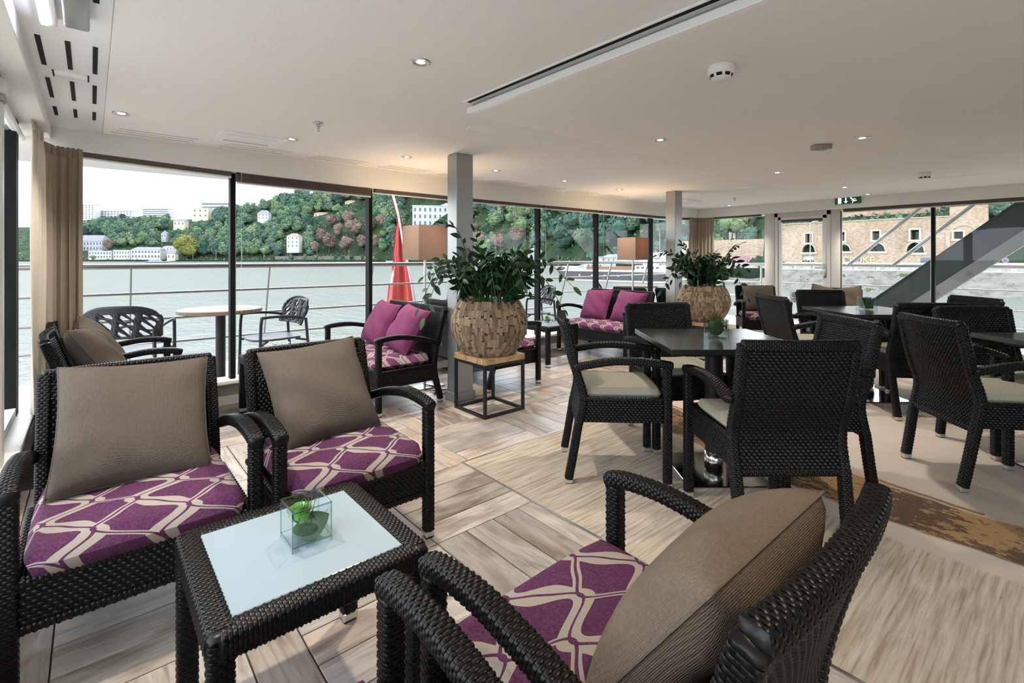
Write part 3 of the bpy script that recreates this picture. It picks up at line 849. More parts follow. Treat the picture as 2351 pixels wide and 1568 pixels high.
for i in range(len(MUL)-1):
    a, b = MUL[i], MUL[i+1]
    z1 = min(soffit_z(a), soffit_z(b))+.06
    window_panel(a, b, 4.61, .19, z1, 'x')
# rolled blinds under the soffit, one per bay
for i in range(len(MUL)-1):
    a, b = MUL[i]+.02, MUL[i+1]-.02
    if i == 0: a = -.05
    za, zb = soffit_z(a), soffit_z(b)
    drop = .035 if i != 1 else .075
    t = thing('roller_blind', ('%s brown rolled-up window blind, %s' % ('slim' if i != 1 else 'thicker', ['next to the corner curtain', 'second bay from the curtain', 'behind the lamp and flag', 'beside the near column', 'above the round planter leaves', 'above the far floor lamp', 'by the far corner curtain'][i])), 'blind', ((a+b)/2, 4.545, 0))
    L = (b-a)/2
    mb = MB(); P = np.array([[(-L, y, za+.004), (L, y, zb+.004)] for y in (-.022, .022)]); Q = P.copy(); Q[..., 2] -= drop
    v = np.concatenate([P.reshape(-1, 3), Q.reshape(-1, 3)])
    mb.add(v, [(0,1,3,2),(6,7,5,4),(0,4,5,1),(2,3,7,6),(1,5,7,3),(0,2,6,4)]); mb.build('cassette', 'blind_brown', t)
    if i == 1:
        for k in range(3):
            mb = MB(); zz = .018+.018*k
            mb.tube([(-L, -.024, za-zz), (L, -.024, zb-zz)], .006, 6); mb.build('blind_fold', 'blind_brown', t)
    mb = MB(); mb.tube([(-L, -.004, za-drop-.004), (L, -.004, zb-drop-.004)], .009, 8); mb.build('bottom_bar', 'blind_cream', t)
    if i in (1, 4, 5):
        mb = MB(); mb.tube([(-L+.03, -.03, za), (-L+.03, -.03, .75)], .0016, 4); mb.build('pull_cord', 'blind_cream', t)
        mb = MB(); mb.rbox((-L-.005, -.035, za-.012), (-L+.02, .0, za+.02), .003, 1); mb.build('bracket', 'rubber_black', t)

# quayside: pane, white posts, glazed door, panes with a black mullion
window_panel(3.365, 4.50, 8.42, .05, 1.93, 'y', side_frames=False)
window_panel(1.248, 2.30, 8.42, .05, 1.93, 'y', side_frames=False)
window_panel(.05, 1.248, 8.42, .05, 1.93, 'y')
for a, b in ((-1.15,.05),(-2.35,-1.15),(-3.5,-2.35),(-4.6,-3.5)): window_panel(a, b, 8.42, .05, 1.93, 'y')
mb = MB(); mb.rbox((8.38, 3.215, 0), (8.50, 3.365, 1.93), .004, 1); struct(mb.build('trim_5', 'beige_frame'), 'beige post left of the glazed door')
mb = MB(); mb.rbox((8.38, 2.298, 0), (8.50, 2.415, 1.93), .004, 1); struct(mb.build('trim_6', 'beige_frame'), 'beige post right of the glazed door')
mb = MB(); mb.box((8.405, 2.292, .05), (8.44, 2.301, 1.90)); struct(mb.build('trim_7', 'dark_frame'))
door = struct(thing('door_1', None, None, (8.42, 2.82, 0)), 'white framed glazed door to the deck')
mb = MB()
for lo, hi in (((-.03,-.40,.0),(.05,-.345,1.925)), ((-.03,.345,.0),(.05,.40,1.925)), ((-.03,-.40,1.86),(.05,.40,1.925))): mb.rbox(lo, hi, .004, 1, smooth=False)
mb.build('door_case', 'beige_frame', door)
mb = MB()
for lo, hi in (((-.015,-.345,.03),(.035,-.285,1.86)), ((-.015,.30,.03),(.035,.345,1.86)), ((-.015,-.345,1.81),(.035,.345,1.86)), ((-.015,-.345,.03),(.035,.345,.16))): mb.rbox(lo, hi, .004, 1, smooth=False)
mb.build('door_leaf', 'white_frame', door)
mb = MB(); mb.box((.004,-.288,.155), (.014,.302,1.815)); mb.build('pane', 'window_glass', door)
mb = MB(); mb.box((-.02,-.285,1.775), (.0,.30,1.812)); mb.build('door_blind', 'blind_brown', door)
mb = MB(); mb.rbox((-.028,-.338,.90), (-.015,-.300,1.12), .004, 1); mb.tube([(-.028,-.319,1.055),(-.06,-.319,1.055),(-.062,-.25,1.055),(-.062,-.19,1.052)], .008, 8); mb.cyl((-.03,-.319,.945), .012, .02, 10)
hd = mb.build('door_handle', 'brushed_steel', door); hd['label'] = 'silver lever handle'
# the blind line over the right-hand panes
for a, b, nm in ((.06, 2.25, 'long brown blind cassette above the quayside panes right of the exit sign'), (-2.3, .02, 'brown blind cassette above the panes past the right edge')):
    t = thing('roller_blind', nm, 'blind', (8.36, (a+b)/2, 0)); L = (b-a)/2
    mb = MB(); mb.box((-.02, -L, 1.885), (.02, L, 1.929)); mb.build('cassette', 'blind_brown', t)
    mb = MB(); mb.tube([(0, -L, 1.876), (0, L, 1.876)], .009, 8); mb.build('bottom_bar', 'blind_cream', t)
t = thing('roller_blind', 'brown blind cassette between the far curtain and the glazed door', 'blind', (8.36, 3.85, 0))
mb = MB(); mb.box((-.02,-.44,1.90), (.02,.40,1.925)); mb.build('cassette', 'blind_brown', t)
mb = MB(); mb.tube([(0,-.44,1.893), (0,.40,1.893)], .008, 8); mb.build('bottom_bar', 'blind_cream', t)

# left wall: sliding glass doors
n_door = 1
for a, b in ((3.33, 4.10), (1.9, 3.05), (.75, 1.9), (-.4, .75), (-1.6, -.4), (-2.8, -1.6), (-4.0, -2.8)):
    n_door += 1
    d_ = struct(thing('door_%d' % n_door, None, None, (-.36, (a+b)/2, .29)), 'sliding glass door in white frame'); L = (b-a)/2; Hh = 1.72
    mb = MB(); mb.box((-.006,-L,0), (.006,L,Hh)); mb.build('pane', 'window_glass', d_)
    mb = MB(); mb.box((-.03,-L,0), (.03,L,.05)); mb.box((-.03,-L,Hh-.05), (.03,L,Hh)); mb.box((-.03,-L,0), (.03,-L+.05,Hh)); mb.build('door_frame', 'white_frame', d_)
    mb = MB(); mb.box((-.032,L-.12,.0), (.032,L,Hh)); mb.build('seal', 'dark_frame', d_)
mb = MB()
for k, (ya, yb, xx) in enumerate(((3.05,3.13,-.30),(3.14,3.24,-.315),(3.25,3.33,-.325))): mb.rbox((xx-.12, ya, .28), (xx+.005, yb, 2.03), .006, 2)
struct(mb.build('trim_8', 'white_frame'), 'white ribbed door jamb')
mb = MB(); mb.tube([(-.245, -2, 2.035), (-.245, 4.45, 2.035)], .011, 8); mb.box((-.275, -2, 2.03), (-.262, 4.45, 2.045))
for y in (2.55, 3.05, 3.6, 4.1): mb.box((-.262, y, 2.035), (-.215, y+.03, 2.052))
tag(mb.build('curtain_track', 'brushed_steel'), 'silver curtain track along the sliding doors', 'curtain track')
mb = MB(); mb.tube([(-.335, 1.5, 1.95), (-.335, 4.3, 1.95)], .022, 10); struct(mb.build('trim_9', 'gloss_white'), 'rolled white screen above the sliding doors')
t = thing('motor_housing', 'small grey motor box on the white door track', 'motor box', (-.31, 3.06, 1.93))
mb = MB(); mb.rbox((-.03,-.04,-.02), (.03,.04,.05), .008, 2); mb.build('body', 'white_frame', t)
mb = MB(); mb.rbox((-.026,-.042,-.05), (.026,.038,-.02), .004, 1); mb.build('lower_cap', 'baseboard_grey', t)
# steel columns
def column(x, y, label):
    t = thing('column', label, 'column', (x, y, 0), group='steel columns'); s = .085
    mb = MB(); mb.rbox((-s,-s*.82,.07), (s,s*.82,CEIL-.002), .004, 1, smooth=False); mb.build('shaft', 'column_grey', t)
    mb = MB(); mb.rbox((-s-.016,-s*.82-.016,0), (s+.016,s*.82+.016,.075), .006, 1, smooth=False); mb.build('plinth', 'column_grey', t)
column(2.385, 3.445, 'brushed grey steel column behind the nearer round planter')
column(5.835, 3.49, 'brushed grey steel column behind the farther round planter')

# ------------------------------------------------------------------ ceiling fittings
dl_frame = MB(); dl_frame.lathe([(.028,.0),(.030,-.002),(.044,-.004),(.046,-.001),(.046,.002)], n=24)
dl_frame_me = dl_frame.data('rim', 'steel')
dl_disc = MB(); dl_disc.lathe([(0,-.0012),(.020,-.0012)], n=16, smooth=False); dl_disc_me = dl_disc.data('lens', 'lamp_glow')
dl_cup = MB(); dl_cup.lathe([(.020,-.001),(.029,.0)], n=20); dl_cup_me = dl_cup.data('reflector', 'steel')
spot = bpy.data.lights.new('downlight_beam', 'SPOT'); spot.energy = DOWNLIGHT_W; spot.spot_size = radians(105); spot.spot_blend = .8
spot.color = (1.0, .915, .79); spot.shadow_soft_size = .03
spot_dim = spot.copy(); spot_dim.energy = DOWNLIGHT_W*.45; spot_dim.color = (1.0, .76, .48)
def downlight(x, y, z, label, data=None):
    t = thing('downlight', label, 'downlight', (x, y, z), group='recessed ceiling downlights')
    link('rim', dl_frame_me, t); link('lens', dl_disc_me, t); link('reflector', dl_cup_me, t)
    l = bpy.data.objects.new('beam', data or spot); COL.objects.link(l); l.parent = t; l.location = (0, 0, -.012)
names = {(.136,3.79):'beside the slotted strip, nearest the corner curtain', (1.12,3.79):'touching the white ceiling hatch', (2.07,3.80):'just left of the near column', (3.07,3.81):'just right of the near column',
  (4.07,3.81):'third in the row right of the near column', (5.10,3.82):'just left of the far column', (7.1,3.82):'between the far column and the corner', (8.05,3.80):'nearest the far corner curtain',
  (1.117,1.922):'largest, alone on the open ceiling near the viewer', (8.07,1.885):'right above the exit sign', (7.07,1.89):'at the end edge of the dropped panel'}
for (x, y), s in names.items(): downlight(x, y, CEIL-.001, 'small round steel downlight, lit, '+s)
for (x, y), s in {(3.00,1.90):'on the dropped panel above the first dining table', (4.0,.965):'on the dropped panel beside the grey sensor box', (5.0,1.89):'on the dropped panel above the second dining table'}.items():
    downlight(x, y, PANEL-.001, 'small round steel downlight, lit, '+s)
downlight(.14, 1.9, CEIL-.001, 'small round steel downlight, lit, left beside the viewer')
downlight(1.12, .04, CEIL-.001, 'small round steel downlight, dim, above the armchair in the right foreground', spot_dim)
for x, y in ((6.0,0.),): downlight(x, y, PANEL-.001, 'small round steel downlight, lit, on the dropped panel past the right edge')

def smoke_detector(x, y, label):
    t = thing('smoke_detector', label, 'smoke detector', (x, y, PANEL), group='smoke detectors')
    mb = MB(); mb.lathe([(0,0),(.052,0),(.054,-.004),(.054,-.030),(.050,-.036),(.046,-.038)], n=32); mb.build('housing', 'plastic_white', t)
    mb = MB(); mb.lathe([(.046,-.038),(.040,-.054),(.032,-.060),(0,-.061)], n=32); mb.build('dome', 'plastic_white', t)
    for k in range(8):
        a = k*pi/4+.3; mb = MB(); P = []
        for da in np.linspace(-.26, .26, 5): P.append([((.0475)*cos(a+da), (.0475)*sin(a+da), -.040), ((.042)*cos(a+da), (.042)*sin(a+da), -.052)])
        mb.grid(np.array(P)); mb.build('vent_slit', 'black_void', t)
smoke_detector(2.045, 1.0, 'large round white smoke detector near the panel edge')
smoke_detector(6.1, .97, 'small round white smoke detector at the far end of the panel')
def sprinkler(x, y, label):
    t = thing('sprinkler', label, 'sprinkler', (x, y, CEIL), group='ceiling sprinklers')
    mb = MB(); mb.lathe([(0,-.001),(.034,-.002),(.030,-.008),(.012,-.010)], n=20); mb.build('rosette', 'steel', t)
    mb = MB(); mb.lathe([(.013,-.008),(.013,-.026),(.008,-.030),(.006,-.036)], n=10, smooth=False); mb.build('body', 'brushed_steel', t)
    mb = MB(); mb.tube([(-.006,0,-.034),(-.007,0,-.048),(0,0,-.054)], .0018, 5); mb.tube([(.006,0,-.034),(.007,0,-.048),(0,0,-.054)], .0018, 5); mb.lathe([(0,-.054),(.010,-.055),(0,-.057)], n=10); mb.build('deflector', 'brushed_steel', t)
sprinkler(1.116, 3.222, 'chrome fire sprinkler hanging near the white ceiling hatch')
sprinkler(7.13, 3.28, 'tiny fire sprinkler beyond the far column')
def speaker(x, y, label):
    t = thing('ceiling_speaker', label, 'speaker', (x, y, CEIL), group='round ceiling speakers')
    mb = MB(); mb.lathe([(.085,.0),(.086,-.006),(.105,-.005),(.108,0)], n=36); mb.build('rim', 'plastic_white', t)
    mb = MB(); mb.lathe([(0,-.006),(.06,-.0055),(.085,-.004)], n=36); mb.build('grille', 'ceiling_panel', t)
speaker(2.02, 2.66, 'round white ceiling speaker left of the dropped panel edge')
speaker(6.13, 2.697, 'round white ceiling speaker near the far column')
def hatch(x, y, sx, sy, rz, label):
    t = thing('ceiling_hatch', label, 'hatch', (x, y, CEIL), rz)
    mb = MB()
    for lo, hi in (((-sx,-sy,-.012),(sx,-sy+.06,0)), ((-sx,sy-.06,-.012),(sx,sy,0)), ((-sx,-sy+.06,-.012),(-sx+.06,sy-.06,0)), ((sx-.06,-sy+.06,-.012),(sx,sy-.06,0))): mb.box(lo, hi)
    mb.build('frame', 'gloss_white', t)
    mb = MB(); mb.box((-sx+.06,-sy+.06,-.003), (sx-.06,sy-.06,0)); mb.build('panel', 'gloss_white', t)
    for sg in (-1, 1):
        mb = MB(); mb.box((-sx+.05,sg*(sy-.06)-.002,-.0125), (sx-.05,sg*(sy-.06)+.002,-.011)); mb.build('gap', 'slot_grey', t)
hatch(.885, 3.99, .21, .17, 0, 'square white ceiling hatch beside a lit downlight')
hatch(6.9, 3.95, .21, .17, 0, 'flat white ceiling hatch behind the far column')
t = thing('ceiling_sensor', 'small grey box sensor on the dropped panel', 'sensor', (4.02, 1.22, PANEL), radians(-44))
mb = MB(); mb.rbox((-.06,-.035,-.035), (.06,.035,0), .004, 1); mb.build('housing', 'baseboard_grey', t)
mb = MB(); mb.rbox((.035,-.03,-.05), (.058,.03,-.03), .004, 1); mb.build('lens_cover', 'plastic_white', t)
# emergency strip lamp on the slotted strip
t = thing('emergency_lamp', 'slim strip lamp glowing bluish white on the slotted ceiling strip', 'lamp', (-.125, 2.22, CEIL))
mb = MB(); mb.rbox((-.018,-.22,-.03), (.030,.24,.0), .004, 1); mb.build('body', 'plastic_white', t)
mb = MB()
for k in range(12): mb.box((-.013, -.2+.036*k, -.034), (.006, -.17+.036*k, -.03))
mb.build('led_strip', 'led_glow', t)
mb = MB(); mb.rbox((.05,-.22,-.05), (.12,.16,0), .008, 2); mb.build('driver_box', 'column_grey', t)

# exit sign on the right-hand band
t = thing('exit_sign', 'green emergency exit sign with white door, arrow and running figure', 'exit sign', (8.285, 2.175, 2.035), -pi/2)
mb = MB(); mb.rbox((-.16,-.012,-.046), (.16,.012,.046), .006, 2); mb.build('plate', 'sign_green', t)
def flat(name, polys, y=-.0135):
    mb = MB()
    for p in polys: mb.prism(p, y, y+.003, axis=1)
    return mb.build(name, 'sign_white', t)
flat('door_symbol', [[(-.118,-.040),(-.078,-.040),(-.078,.040),(-.118,.040)]])
flat('arrow_symbol', [[(-.028,.040),(-.014,.040),(-.014,-.008),(-.028,-.008)], [(-.045,-.010),(.003,-.010),(-.021,-.040)]])
ang = np.linspace(0, 2*pi, 14, endpoint=False)
flat('running_figure', [[(.044+.011*cos(a), .030+.011*sin(a)) for a in ang], [(.050,.026),(.060,.022),(.084,-.006),(.072,-.014),(.058,.002)],
  [(.072,.018),(.090,.026),(.102,.012),(.096,.008),(.088,.016),(.074,.008)], [(.050,.004),(.062,.004),(.056,-.006),(.048,-.004)],
  [(.076,-.006),(.112,-.002),(.114,-.010),(.082,-.016)], [(.070,-.010),(.078,-.014),(.064,-.030),(.064,-.042),(.056,-.042),(.057,-.028)]])

# ------------------------------------------------------------------ curtains
def curtain(name, label, path, z0, z1, folds, amp, mat, gather=.55, flare=0.):
    P = np.array(path, float); L = np.concatenate([[0], np.cumsum(np.linalg.norm(np.diff(P, axis=0), axis=1))])
    n = folds*14; s = np.linspace(0, L[-1], n); base = np.stack([np.interp(s, L, P[:, k]) for k in range(2)], -1)
    tg = np.gradient(base, axis=0); tg /= np.linalg.norm(tg, axis=1)[:, None]; nr = np.stack([-tg[:, 1], tg[:, 0]], -1)
    zz = np.linspace(0, 1, 22); G = []
    ph = 2*pi*folds*s/L[-1]
    jit = np.interp(s, np.linspace(0, L[-1], folds+1), rs.uniform(.6, 1.3, folds+1))
    for q in zz:
        a = amp*(gather + (1-gather)*min(1, q*2.5))
        if q < .06: a = amp*.35
        off = a*jit*(np.sin(ph + .5*np.sin(q*4)) + .3*np.sin(2.1*ph+q*3))
        b = base + nr*off[:, None] + nr*(flare*q**2)
        G.append(np.column_stack([b, np.full(n, z1 + (z0-z1)*q)]))
    G = np.array(G); G2 = G.copy(); G2[:, :, :2] += np.tile(nr*.004, (len(zz), 1, 1))
    mb = MB(); mb.grid(G); mb.grid(G2[:, ::-1])
    o = mb.build(name, mat); tag(o, label, 'curtain')
    hd = MB(); hp = G[0].copy(); hp[:, 2] += .004
    for k in range(0, n-1, 7): hd.tube([(G[0, k, 0], G[0, k, 1], z1-.06), (G[0, k, 0]+nr[k, 0]*.006, G[0, k, 1]+nr[k, 1]*.006, z1+.004)], .007, 5)
    hd.build('pleat_heading', mat, o)
    return o
curtain('curtain', 'pale beige curtain hanging beside the sliding door in the corner', [(-.252, 3.93), (-.250, 4.12), (-.235, 4.30)], .295, 2.0, 3, .018, 'fabric_curtain_pale')
curtain('curtain', 'gathered taupe curtain at the left end of the riverside windows', [(-.225, 4.32), (-.19, 4.42), (-.12, 4.455), (-.045, 4.46)], .215, 1.945, 5, .024, 'fabric_curtain')
curtain('curtain', 'gathered taupe curtain in the far corner behind the far planter', [(7.98, 4.46), (8.20, 4.45), (8.27, 4.33), (8.275, 4.17)], .1, 1.92, 8, .026, 'fabric_curtain')

# ------------------------------------------------------------------ wicker chairs and settees
dining0 = wicker_seat('dining_chair', 'dark wicker dining armchair on the left of the first dining table, facing right', 'chair', DINING, 'wicker dining armchairs')
dining0.location = (2.27, 1.74, 0); dining0.rotation_euler = (0, 0, radians(-44))
G = 'wicker dining armchairs'
for x, y, az, lb in (
  (2.31, .94, 50, 'dark wicker dining armchair seen from behind in front of the first dining table'),
  (2.965, 1.76, 237, 'wicker dining armchair behind the first dining table, warmly lit back facing us'),
  (2.915, 1.01, 138, 'wicker dining armchair right of the first dining table with glinting inner backrest'),
  (4.746, 1.58, -40, 'wicker dining armchair left of the second dining table, below the far planter'),
  (5.468, 1.514, 229, 'black looking wicker dining armchair behind the second dining table, by the glazed door'),
  (4.85, .89, 42, 'wicker dining armchair seen from behind in front of the second dining table'),
  (5.40, .76, 137, 'wicker dining armchair right of the second dining table, backrest against the river view'),
  (3.725, .331, -47.8, 'large wicker dining armchair seen from behind at the right, by the cut-off table'),
  (4.278, .262, 226, 'brown lit wicker dining armchair behind the table at the right edge')):
    dup(dining0, (x, y, 0), radians(az), lb, G)

lounge0 = wicker_seat('lounge_armchair', 'low wicker lounge armchair at the left front with taupe pillow and patterned seat', 'armchair', LOUNGE, 'low wicker lounge armchairs')
lounge0.location = (.13, 2.15, 0); lounge0.rotation_euler = (0, 0, -pi/2)
G = 'low wicker lounge armchairs'
for x, y, az, lb in (
  (.80, 2.12, -90, 'low wicker lounge armchair behind the glass side table, nearer the round planter'),
  (.83, .57, 90, 'low wicker lounge armchair in the right foreground, seen from behind and above'),
  (.135, .57, 90, 'low wicker lounge armchair cut off by the bottom edge, only arm and seat corner showing'),
  (.15, 3.69, 0, 'low wicker lounge armchair against the corner curtain, the nearer of the pair'),
  (.15, 4.285, 0, 'low wicker lounge armchair in the window corner, the farther of the pair'),
  (6.15, 4.19, 0, 'wicker lounge armchair with its back to the far settee, below the far lamp'),
  (6.38, 3.63, 0, 'wicker lounge armchair with its back against the far column'),
  (7.416, 3.03, 217, 'wicker lounge armchair with one taupe pillow left of the glazed door'),
  (7.60, 2.13, 192, 'wicker lounge armchair with two taupe pillows in front of the glazed door')):
    dup(lounge0, (x, y, 0), radians(az), lb, G)

settee0 = wicker_seat('wicker_settee', 'two-seat wicker settee with two magenta pillows beside the nearer round planter', 'settee', SETTEE, 'two-seat wicker settees')
settee0.location = (1.93, 3.97, 0); settee0.rotation_euler = (0, 0, pi)
dup(settee0, (2.97, 3.92, 0), 0, 'two-seat wicker settee facing away behind the nearer round planter, no pillows showing')
dup(settee0, (4.91, 3.90, 0), pi, 'two-seat wicker settee with two magenta pillows below the far floor lamp')

# ------------------------------------------------------------------ pillows
pil_a = pillow_data('throw_pillow', .46, .46, .17, 'fabric_taupe', 1)
pil_b = pillow_data('throw_pillow', .44, .46, .18, 'fabric_taupe', 2)
pil_c = pillow_data('throw_pillow', .43, .42, .19, 'fabric_taupe_lit', 3)
pil_m = pillow_data('throw_pillow', .42, .42, .17, 'fabric_magenta', 4)
pil_n = pillow_data('throw_pillow', .42, .42, .18, 'fabric_magenta', 5)
pil_t = pillow_data('throw_pillow', .44, .44, .17, 'fabric_taupe', 6)
d2 = -pi/2
place_pillow(pil_a, 'taupe square pillow on the lounge armchair at the left front', (.125, 2.262, .605), d2, .58, .05)
place_pillow(pil_b, 'taupe square pillow on the lounge armchair behind the glass side table', (.785, 2.235, .605), d2, .58, -.07)
place_pillow(pil_c, 'taupe pillow coloured as warmly lit, leaning in the lounge armchair in the right foreground', (.86, .445, .575), pi/2, .62, .03)
place_pillow(pil_t, 'taupe pillow corner at the bottom edge, on the cut-off armchair', (.13, .435, .575), pi/2, .66, 0)
place_pillow(pil_b, 'taupe pillow on the nearer armchair by the corner curtain', (.035, 3.70, .605), 0, .58, .12)
place_pillow(pil_t, 'taupe pillow on the farther armchair in the window corner', (.045, 4.26, .605), 0, .55, -.1)
G = 'magenta pillows on the near settee'
place_pillow(pil_m, 'magenta pillow on the near settee, the one farther from the planter', (2.045, 4.25, .60), pi, .5, .06)
place_pillow(pil_n, 'magenta pillow on the near settee, the one next to the planter leaves', (2.03, 3.73, .60), pi, .55, .10)
place_pillow(pil_m, 'magenta pillow on the far settee, the left one', (5.025, 4.13, .60), pi, .5, -.05)
place_pillow(pil_n, 'magenta pillow on the far settee, half hidden by a dining chair back', (5.02, 3.62, .60), pi, .5, .05)
place_pillow(pil_t, 'light taupe pillow on the armchair left of the glazed door', (7.515, 3.105, .60), radians(217), .5, .05)
place_pillow(pil_a, 'taupe pillow leaning left on the armchair in front of the glazed door', (7.68, 2.26, .60), radians(200), .5, .25)
place_pillow(pil_b, 'taupe pillow standing right on the armchair in front of the glazed door', (7.69, 2.06, .60), radians(185), .5, -.2)

# ------------------------------------------------------------------ glass-topped wicker side tables
def side_table(label):
    t = thing('side_table', label, 'table', group='wicker side tables with glass tops'); s = .25; h = .45
    mb = MB()
    for a, b in (((-s,-s),(s,-s)), ((s,-s),(s,s)), ((s,s),(-s,s)), ((-s,s),(-s,-s))):
        a = np.array(a)*.9; b = np.array(b)*.9
        weave_tube(mb, [(a[0], a[1], h-.032), ((a[0]+b[0])/2, (a[1]+b[1])/2, h-.032), (b[0], b[1], h-.032)], *((.027, .029) if False else (.029, .027)), sq=6.)
    mb.build('frame', ['wicker', 'wicker_core'], t)
    for sx in (-1, 1):
        for sy in (-1, 1):
            mb = MB(); weave_tube(mb, [(sx*.225, sy*.225, .03), (sx*.225, sy*.225, .2), (sx*.225, sy*.225, h-.012)], .0235, sq=6.)
            lg = mb.build('leg', ['wicker', 'wicker_core'], t)
            c = MB(); foot_cap(c, sx*.225, sy*.225, .024); c.build('foot_cap', ['cap_silver', 'rubber_black'], lg)
    mb = MB(); mb.box((-.2,-.2,h-.03), (.2,.2,h-.014)); mb.build('underboard', 'wicker_core', t)
    mb = MB(); mb.rbox((-.199,-.199,h-.014), (.199,.199,h-.005), .002, 1, smooth=False); g = mb.build('glass_top', 'frosted_glass', t); g['label'] = 'frosted white glass top'
    return t
tab0 = side_table('square wicker side table with frosted glass top in the left foreground'); tab0.location = (.423, 1.363, 0)
dup(tab0, (1.12, 4.04, 0), 0, 'square wicker side table mostly hidden behind the second lounge armchair')
dup(tab0, (4.025, 4.03, 0), 0, 'square wicker side table by the window between two settees')

# ------------------------------------------------------------------ dining tables
def dining_table(label):
    t = thing('dining_table', label, 'table', group='square dark dining tables'); s = .357; h = .75
    mb = MB(); mb.rbox((-s,-s,h-.03), (s,s,h), .003, 1, smooth=False); mb.build('table_top', 'table_dark', t)
    mb = MB(); mb.rbox((-s+.10,-s+.10,h-.055), (s-.10,s-.10,h-.03), .003, 1, smooth=False); mb.build('top_plate', 'black_metal', t)
    mb = MB(); mb.cyl((0,0,.10), .048, h-.155, 28); mb.build('pedestal', 'black_metal', t)
    mb = MB(); mb.lathe([(.0485,.012),(.0505,.012),(.0505,.115),(.0485,.115)], n=28); mb.build('collar', 'steel', t)
    mb = MB(); mb.rbox((-.225,-.225,.004), (.225,.225,.014), .003, 1, smooth=False); mb.build('base_plate', 'dark_chrome', t)
    return t
dt0 = dining_table('square dark dining table in the middle, four wicker chairs around'); dt0.location = (2.667, 1.345, 0); dt0.rotation_euler = (0, 0, radians(49.5))
dup(dt0, (5.12, 1.20, 0), radians(49), 'square dark dining table farther back with a grass-filled vase')
dup(dt0, (4.08, -.075, 0), radians(49), 'square dark dining table cut off by the right edge')

# ------------------------------------------------------------------ cube vases
def leaf_mesh(L, W, fold=.25, bend=.15, n=7):
    t = np.linspace(0, 1, n); w = W/2*np.sin(pi*t**.8)**.75; w[0] = w[-1] = .0006
    z = -bend*L*t**2
    P = np.array([[(x*L, s*ww, zz + fold*ww*abs(s)) for s in (-1, 0, 1)] for x, ww, zz in zip(t, w, z)])
    return P
def vase(label, loc, rz, s, kind):
    t = thing('cube_vase', label, 'vase', loc, rz)
    h = s*1.0; w = .006; a = s/2
    mb = MB()
    mb.box((-a,-a,0), (a,a,.012))
    for lo, hi in (((-a,-a,.012),(a,-a+w,h)), ((-a,a-w,.012),(a,a,h)), ((-a,-a+w,.012),(-a+w,a-w,h)), ((a-w,-a+w,.012),(a,a-w,h))): mb.rbox(lo, hi, .0012, 1, smooth=False)
    mb.build('glass', 'vase_glass', t)
    mb = MB(); e_ = .0016
    for sx in (-1, 1):
        for sy in (-1, 1): mb.box((sx*a-e_, sy*a-e_, .0), (sx*a+e_, sy*a+e_, h))
    for z_ in (.011, h):
        for s2 in (-1, 1): mb.box((-a, s2*a-e_, z_-e_), (a, s2*a+e_, z_+e_)); mb.box((s2*a-e_, -a, z_-e_), (s2*a+e_, a, z_+e_))
    mb.build('glass_edge', 'vase_edge', t)
    if kind == 'rose':
        for k, (px, py, pz, r1, tl) in enumerate(((.005,-.012,.018,-.5,1.25), (.012,.016,.018,2.2,1.2))):
            P = leaf_mesh(.085, .07, .1, .25, 9); mb = MB(); mb.grid(P); mb.grid(P[:, ::-1] + np.array([0,0,-.0008]))
            o = mb.build('big_leaf', 'vase_dark_leaf', t, (px-.03*cos(r1), py-.03*sin(r1), pz)); o.rotation_euler = (tl, -.5, r1)
        mb = MB(); mb.sphere((.0,.0,.028), (.034,.034,.014), 14); mb.build('moss_bed', 'moss', t)
        for k in range(11):
            a_ = k*2.4; r = .004+.0022*k; mb = MB()
            P = []
            for q in np.linspace(-.9, .9, 6): P.append([((r+.010*v**2)*cos(a_+q), (r+.010*v**2)*sin(a_+q), .026*v-.0015*k) for v in np.linspace(0, 1, 5)])
            P = np.array(P); mb.grid(P); o = mb.build('rose_petal', 'vase_green', t, (-.012,.012,.066))
        for k in range(7):
            mb = MB(); x, y = -.03+.006*k, -.02+.004*((k*5) % 7); mb.tube([(x,y,.03),(x+.01,y+.005,.075),(x+.016,y+.004,.098+.003*(k % 3))], .0009, 4); mb.sphere((x+.016,y+.004,.1+.003*(k % 3)), .0022, 6); mb.build('sprig', 'vase_dark_leaf', t)
    elif kind == 'moss':
        mb = MB(); mb.sphere((.006,0,a*.92+.012), (a*.80,a*.80,a*.92), 18); mb.build('moss_ball', 'moss', t)
        mb = MB()
        for k in range(70):
            a_ = rnd.uniform(0, 2*pi); r = rnd.uniform(0, a*.7); x, y = r*cos(a_), r*sin(a_); dx = rnd.uniform(-.03,.03); dy = rnd.uniform(-.03,.03)
            mb.tube([(x,y,h*.75), (x+dx*.5,y+dy*.5,h*1.05), (x+dx,y+dy,h*rnd.uniform(1.1,1.32))], .0007, 3, cap=False)
        tag(mb.build('fern_wisps', 'moss', t), kind='stuff')
    elif kind == 'grass':
        mb = MB()
        for k in range(220):
            x, y = rnd.uniform(-a*.78,a*.78), rnd.uniform(-a*.78,a*.78); dx = rnd.uniform(-.012,.012)
            mb.tube([(x,y,.012), (x+dx*.4,y,h*.5), (max(-a*.8,min(a*.8,x+dx)),y,h*rnd.uniform(.75,1.04))], .0013, 3, cap=False)
        tag(mb.build('grass_tuft', 'moss', t), kind='stuff')
    elif kind == 'lime':
        mb = MB(); mb.sphere((.008,0,.05), (.03,.026,.03), 14); mb.build('lime_half', 'lime', t)
        mb = MB(); mb.sphere((.0,.0,.026), (.036,.036,.014), 12); mb.build('moss_bed', 'moss', t)
        for k in range(5):
            P = leaf_mesh(.06, .035, .1, .25, 7); mb = MB(); mb.grid(P); o = mb.build('leaf', 'vase_dark_leaf', t, (-.01,0,.03)); o.rotation_euler = (0, -1.0-.1*k, k*1.25)
    return t
